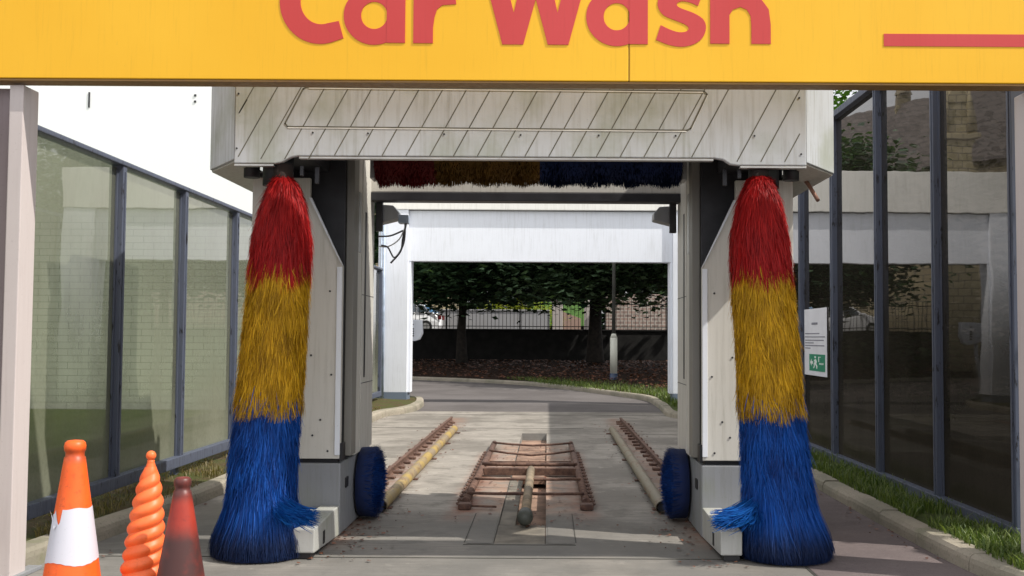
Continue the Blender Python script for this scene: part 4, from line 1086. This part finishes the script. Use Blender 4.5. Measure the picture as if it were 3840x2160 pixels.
# parked car across the street: long axis along x, nose to the right
ce = empty('parked_car', (-7.2, 50.6, 1.70), 'white parked hatchback behind the railings on the left', 'car')
def car():
    x0, zb = -5.05, 1.70      # nose x, street level
    side = [(0, .38), (.0, .62), (.06, .84), (.22, .97), (.72, 1.38), (1.2, 1.47), (2.0, 1.47), (2.55, 1.38), (3.15, 1.0), (3.95, .82), (4.1, .5), (4.05, .25), (.1, .22)]
    def sec(y):
        t = abs(y)/.86; out = []
        for u, z in side:
            hh = max(0, z-.95); out.append((x0-u-(0), z, hh))
        return out
    bm_pts = []; ys = [-.86, -.80, -.55, 0, .55, .80, .86]; m = MB(); vs = []
    for y in ys:
        for u, z in side:
            t = abs(y)/.86; zz = z-(.06 if t > .9 else 0)*(1 if z > .5 else 0); k = y*(1-.22*max(0, z-.95)/.5)
            ux = u+(.12*t*t if u < .3 else 0)-(.08*t*t if u > 4 else 0)
            vs.append((x0-ux, 50.6+k, zb+zz))
    n = len(side)
    fs = [(i*n+j, i*n+(j+1) % n, (i+1)*n+(j+1) % n, (i+1)*n+j) for i in range(len(ys)-1) for j in range(n)]
    fs += [tuple(range(n)), tuple(range((len(ys)-1)*n, len(ys)*n))[::-1]]
    m.add(vs, fs); body = m.build('body', carpaint, ce)
    g = MB()
    def yk(z): return 50.6-.86*(1-.22*max(0, z-.95)/.5)-.012
    def pane(pts):
        g.add([(x0-u, yk(z), zb+z) for u, z in pts], [tuple(range(len(pts)))])
    pane([(.62, 1.02), (.86, 1.34), (1.12, 1.38), (1.12, 1.0)]); pane([(1.2, 1.0), (1.2, 1.39), (1.95, 1.39), (1.98, .99)]); pane([(2.05, .99), (2.02, 1.38), (2.42, 1.33), (2.95, 1.0)])
    g.build('side_window', car_glass, ce)
    w = MB()
    w.add([(x0-.25+.012, 50.6-.74, zb+1.0), (x0-.25+.012, 50.6+.74, zb+1.0), (x0-.69+.012, 50.6+.6, zb+1.37), (x0-.69+.012, 50.6-.6, zb+1.37)], [(0, 1, 2, 3)])
    w.add([(x0-.28, yk(1.0)-.002, zb+1.0), (x0-.50, yk(1.0)-.002, zb+1.0), (x0-.80, yk(1.34)-.002, zb+1.34), (x0-.70, yk(1.35)-.002, zb+1.35)], [(0, 1, 2, 3)])
    w.build('windscreen', car_screen, ce)
    for s in (-1, 1):
        for u in (.72, 3.35):
            def wh(m):
                m.tube([(x0-u, 50.6+s*.68, zb+.31), (x0-u, 50.6+s*.87, zb+.31)], .31, 24)
            t = one('wheel', rubber, wh, ce)
            one('rim', alu, lambda m: m.tube([(x0-u, 50.6+s*.865, zb+.31), (x0-u, 50.6+s*.885, zb+.31)], .19, 18), t)
    red_l = M_simple('tail lamp red', (.12, .01, .01), .3)
    for s in (-1, 1): one('tail_light', red_l, lambda m: m.bbox(x0-.16, x0+.01, *sorted((50.6+s*.84, 50.6+s*.66)), zb+.66, zb+.86, .02), ce)
    one('mirror', carpaint, lambda m: m.bbox(x0-2.95, x0-2.8, 50.6-1.0, 50.6-.84, zb+.97, zb+1.08, .03), ce)
car()

# ------------------------------------------------------------------ buildings left
bk = empty('blockwork_building', (-12, 21, 0), 'long white blockwork building on the lawn behind the left glass wall', 'building')
one('wall', white_brick, lambda m: m.box(-26, -4.75, 20.2, 23.0, .1, 7.4), bk)
one('roof', white_clean, lambda m: m.bbox(-26.1, -4.7, 20.1, 23.1, 7.401, 7.5, .01), bk)
one('wall_fixing', dark_steel, lambda m: m.box(-8.93, -8.90, 20.185, 20.199, 5.95, 6.25), bk)
for px, pz in ((-6.86, 6.2), (-6.86, 6.08), (-6.45, 5.9)): one('wall_fixing', dark_steel, lambda m: m.box(px-.02, px+.02, 20.185, 20.199, pz-.02, pz+.02), bk)
ch = empty('church', (-12, 52, 0), 'stone church with slate roof, bellcote and pinnacle, seen mirrored in the dark glass', 'church')
def cr(m):
    a, b = Vector((-7.2, 59.5)), Vector((-17.3, 43.5)); d = (b-a).normalized(); q = Vector((d.y, -d.x))
    if q.y > 0: q = -q
    E = a+q*3.3; F = b+q*3.3; E2 = a-q*.4; F2 = b-q*.4
    m.add([(*a, 13.6), (*b, 13.6), (*F, 9.4), (*E, 9.4), (*F2, 13.1), (*E2, 13.1)], [(0, 1, 2, 3), (1, 0, 5, 4)])
one('roof', slate, cr, ch)
def cw(m):
    a, b = Vector((-7.4, 59.2)), Vector((-17.15, 43.7)); d = (b-a).normalized(); q = Vector((d.y, -d.x))
    if q.y > 0: q = -q
    P = [a+q*3, b+q*3, b-q*.3, a-q*.3]
    m.add([(*p, 0) for p in P]+[(*P[0], 9.5), (*P[1], 9.5), (*P[2], 13.0), (*P[3], 13.0)]+[(*a, 13.3), (*b, 13.3)], [(0, 1, 5, 4), (1, 2, 6, 9, 5), (2, 3, 7, 6), (3, 0, 4, 8, 7)])
one('wall', sandstone, cw, ch)
def pinnacle(m, x, y, z0, w, H):
    m.bbox(x-w, x+w, y-w, y+w, z0-9, z0+H*.34, .03)
    m.bbox(x-w*1.15, x+w*1.15, y-w*1.15, y+w*1.15, z0+H*.34, z0+H*.38, .03)
    m.bbox(x-w*.82, x+w*.82, y-w*.82, y+w*.82, z0+H*.38, z0+H*.62, .03)
    for s in (-1, 1):
        for u in (-1, 1): m.tube([(x+s*w*.85, y+u*w*.85, z0+H*.38), (x+s*w*.85, y+u*w*.85, z0+H*.6), (x+s*w*.85, y+u*w*.85, z0+H*.72)], [w*.2, w*.2, .02], 6)
    for ax_ in (0, 1):
        pts = [(-w*.8, z0+H*.6), (w*.8, z0+H*.6), (0, z0+H*.78)]
        if ax_: m.prism([(y+a, b) for a, b in pts], 'x', x-w*.86, x+w*.86)
        else: m.prism([(x+a, b) for a, b in pts], 'y', y-w*.87, y+w*.87)
    m.tube([(x, y, z0+H*.6), (x, y, z0+H)], [w*.75, .04], 8, smooth=False)
one('pinnacle', m_brick('pale carved stone', (.42, .36, .22), (.34, .29, .18), (.16, .14, .1), .5, .3, .02), lambda m: pinnacle(m, -9.6, 42.5, 7.6, .64, 5.8), ch)
def bell(m):
    x, y = -11.2, 53.3
    m.bbox(x-.34, x+.34, y-.34, y+.34, 12.6, 14.05, .03); m.bbox(x-.46, x+.46, y-.46, y+.46, 12.9, 13.35, .03)
    m.tube([(x, y, 14.05), (x, y, 15.0)], [.55, .03], 4, smooth=False)
one('bellcote', sandstone, bell, ch)

# ------------------------------------------------------------------ world, sun, camera
W = bpy.data.worlds.new('World'); S.world = W; W.use_nodes = True
nt = W.node_tree; nt.nodes.clear()
SUN_EL, SUN_AZ = 50, 110       # azimuth clockwise from the view axis (+y)
sky = nt.nodes.new('ShaderNodeTexSky'); sky.sky_type = 'NISHITA'; sky.sun_disc = False
sky.sun_elevation = R(SUN_EL); sky.sun_rotation = R(SUN_AZ); sky.dust_density = 3
b1 = nt.nodes.new('ShaderNodeBackground'); b1.inputs[1].default_value = .1; nt.links.new(sky.outputs[0], b1.inputs[0])
tc = nt.nodes.new('ShaderNodeTexCoord'); nz = nt.nodes.new('ShaderNodeTexNoise'); nt.links.new(tc.outputs['Generated'], nz.inputs[0])
nz.inputs['Scale'].default_value = 2.4; nz.inputs['Detail'].default_value = 5
cr_ = nt.nodes.new('ShaderNodeValToRGB'); nt.links.new(nz.outputs['Fac'], cr_.inputs[0])
cr_.color_ramp.elements[0].position = .3; cr_.color_ramp.elements[0].color = (.9, .93, 1.0, 1)
cr_.color_ramp.elements[1].position = .7; cr_.color_ramp.elements[1].color = (1.0, .985, .97, 1)
b2 = nt.nodes.new('ShaderNodeBackground'); nt.links.new(cr_.outputs[0], b2.inputs[0])
sp_ = nt.nodes.new('ShaderNodeSeparateXYZ'); nt.links.new(tc.outputs['Generated'], sp_.inputs[0])
mr_ = nt.nodes.new('ShaderNodeMapRange'); nt.links.new(sp_.outputs[1], mr_.inputs[0])   # sky strength raised behind the viewer, added to lift camera-facing surfaces
mr_.inputs[1].default_value = .4; mr_.inputs[2].default_value = -.8; mr_.inputs[3].default_value = 1.15; mr_.inputs[4].default_value = 1.8
nt.links.new(mr_.outputs[0], b2.inputs[1])
mx = nt.nodes.new('ShaderNodeMixShader'); mx.inputs[0].default_value = .82
nt.links.new(b1.outputs[0], mx.inputs[1]); nt.links.new(b2.outputs[0], mx.inputs[2])
wo = nt.nodes.new('ShaderNodeOutputWorld'); nt.links.new(mx.outputs[0], wo.inputs[0])

sl = bpy.data.lights.new('sun', 'SUN'); sl.energy = 5.0; sl.angle = R(.6); sl.color = (1, .95, .87)
so = bpy.data.objects.new('sun', sl); COL.objects.link(so)
dirv = Vector((math.sin(R(SUN_AZ))*math.cos(R(SUN_EL)), math.cos(R(SUN_AZ))*math.cos(R(SUN_EL)), math.sin(R(SUN_EL))))
so.rotation_euler = dirv.to_track_quat('Z', 'Y').to_euler()

cam = bpy.data.cameras.new('camera'); cam.lens = 36*2644/2576; cam.sensor_width = 36; cam.clip_end = 2000; cam.clip_start = .05
co = bpy.data.objects.new('camera', cam); COL.objects.link(co)
co.location = (0, 0, 1.55)
yaw, pitch, roll = 0, math.atan(124/2644), R(.32)
cam.shift_x = -90/2576
co.matrix_world = Matrix.Translation((0, 0, 1.55)) @ Matrix.Rotation(yaw, 4, 'Z') @ Matrix.Rotation(math.pi/2+pitch, 4, 'X') @ Matrix.Rotation(roll, 4, 'Z')
S.camera = co
S.view_settings.view_transform = 'Standard'; S.view_settings.look = 'None'; S.view_settings.exposure = 0
S.render.engine = 'CYCLES'
S.cycles.transparent_max_bounces = 16; S.cycles.max_bounces = 8
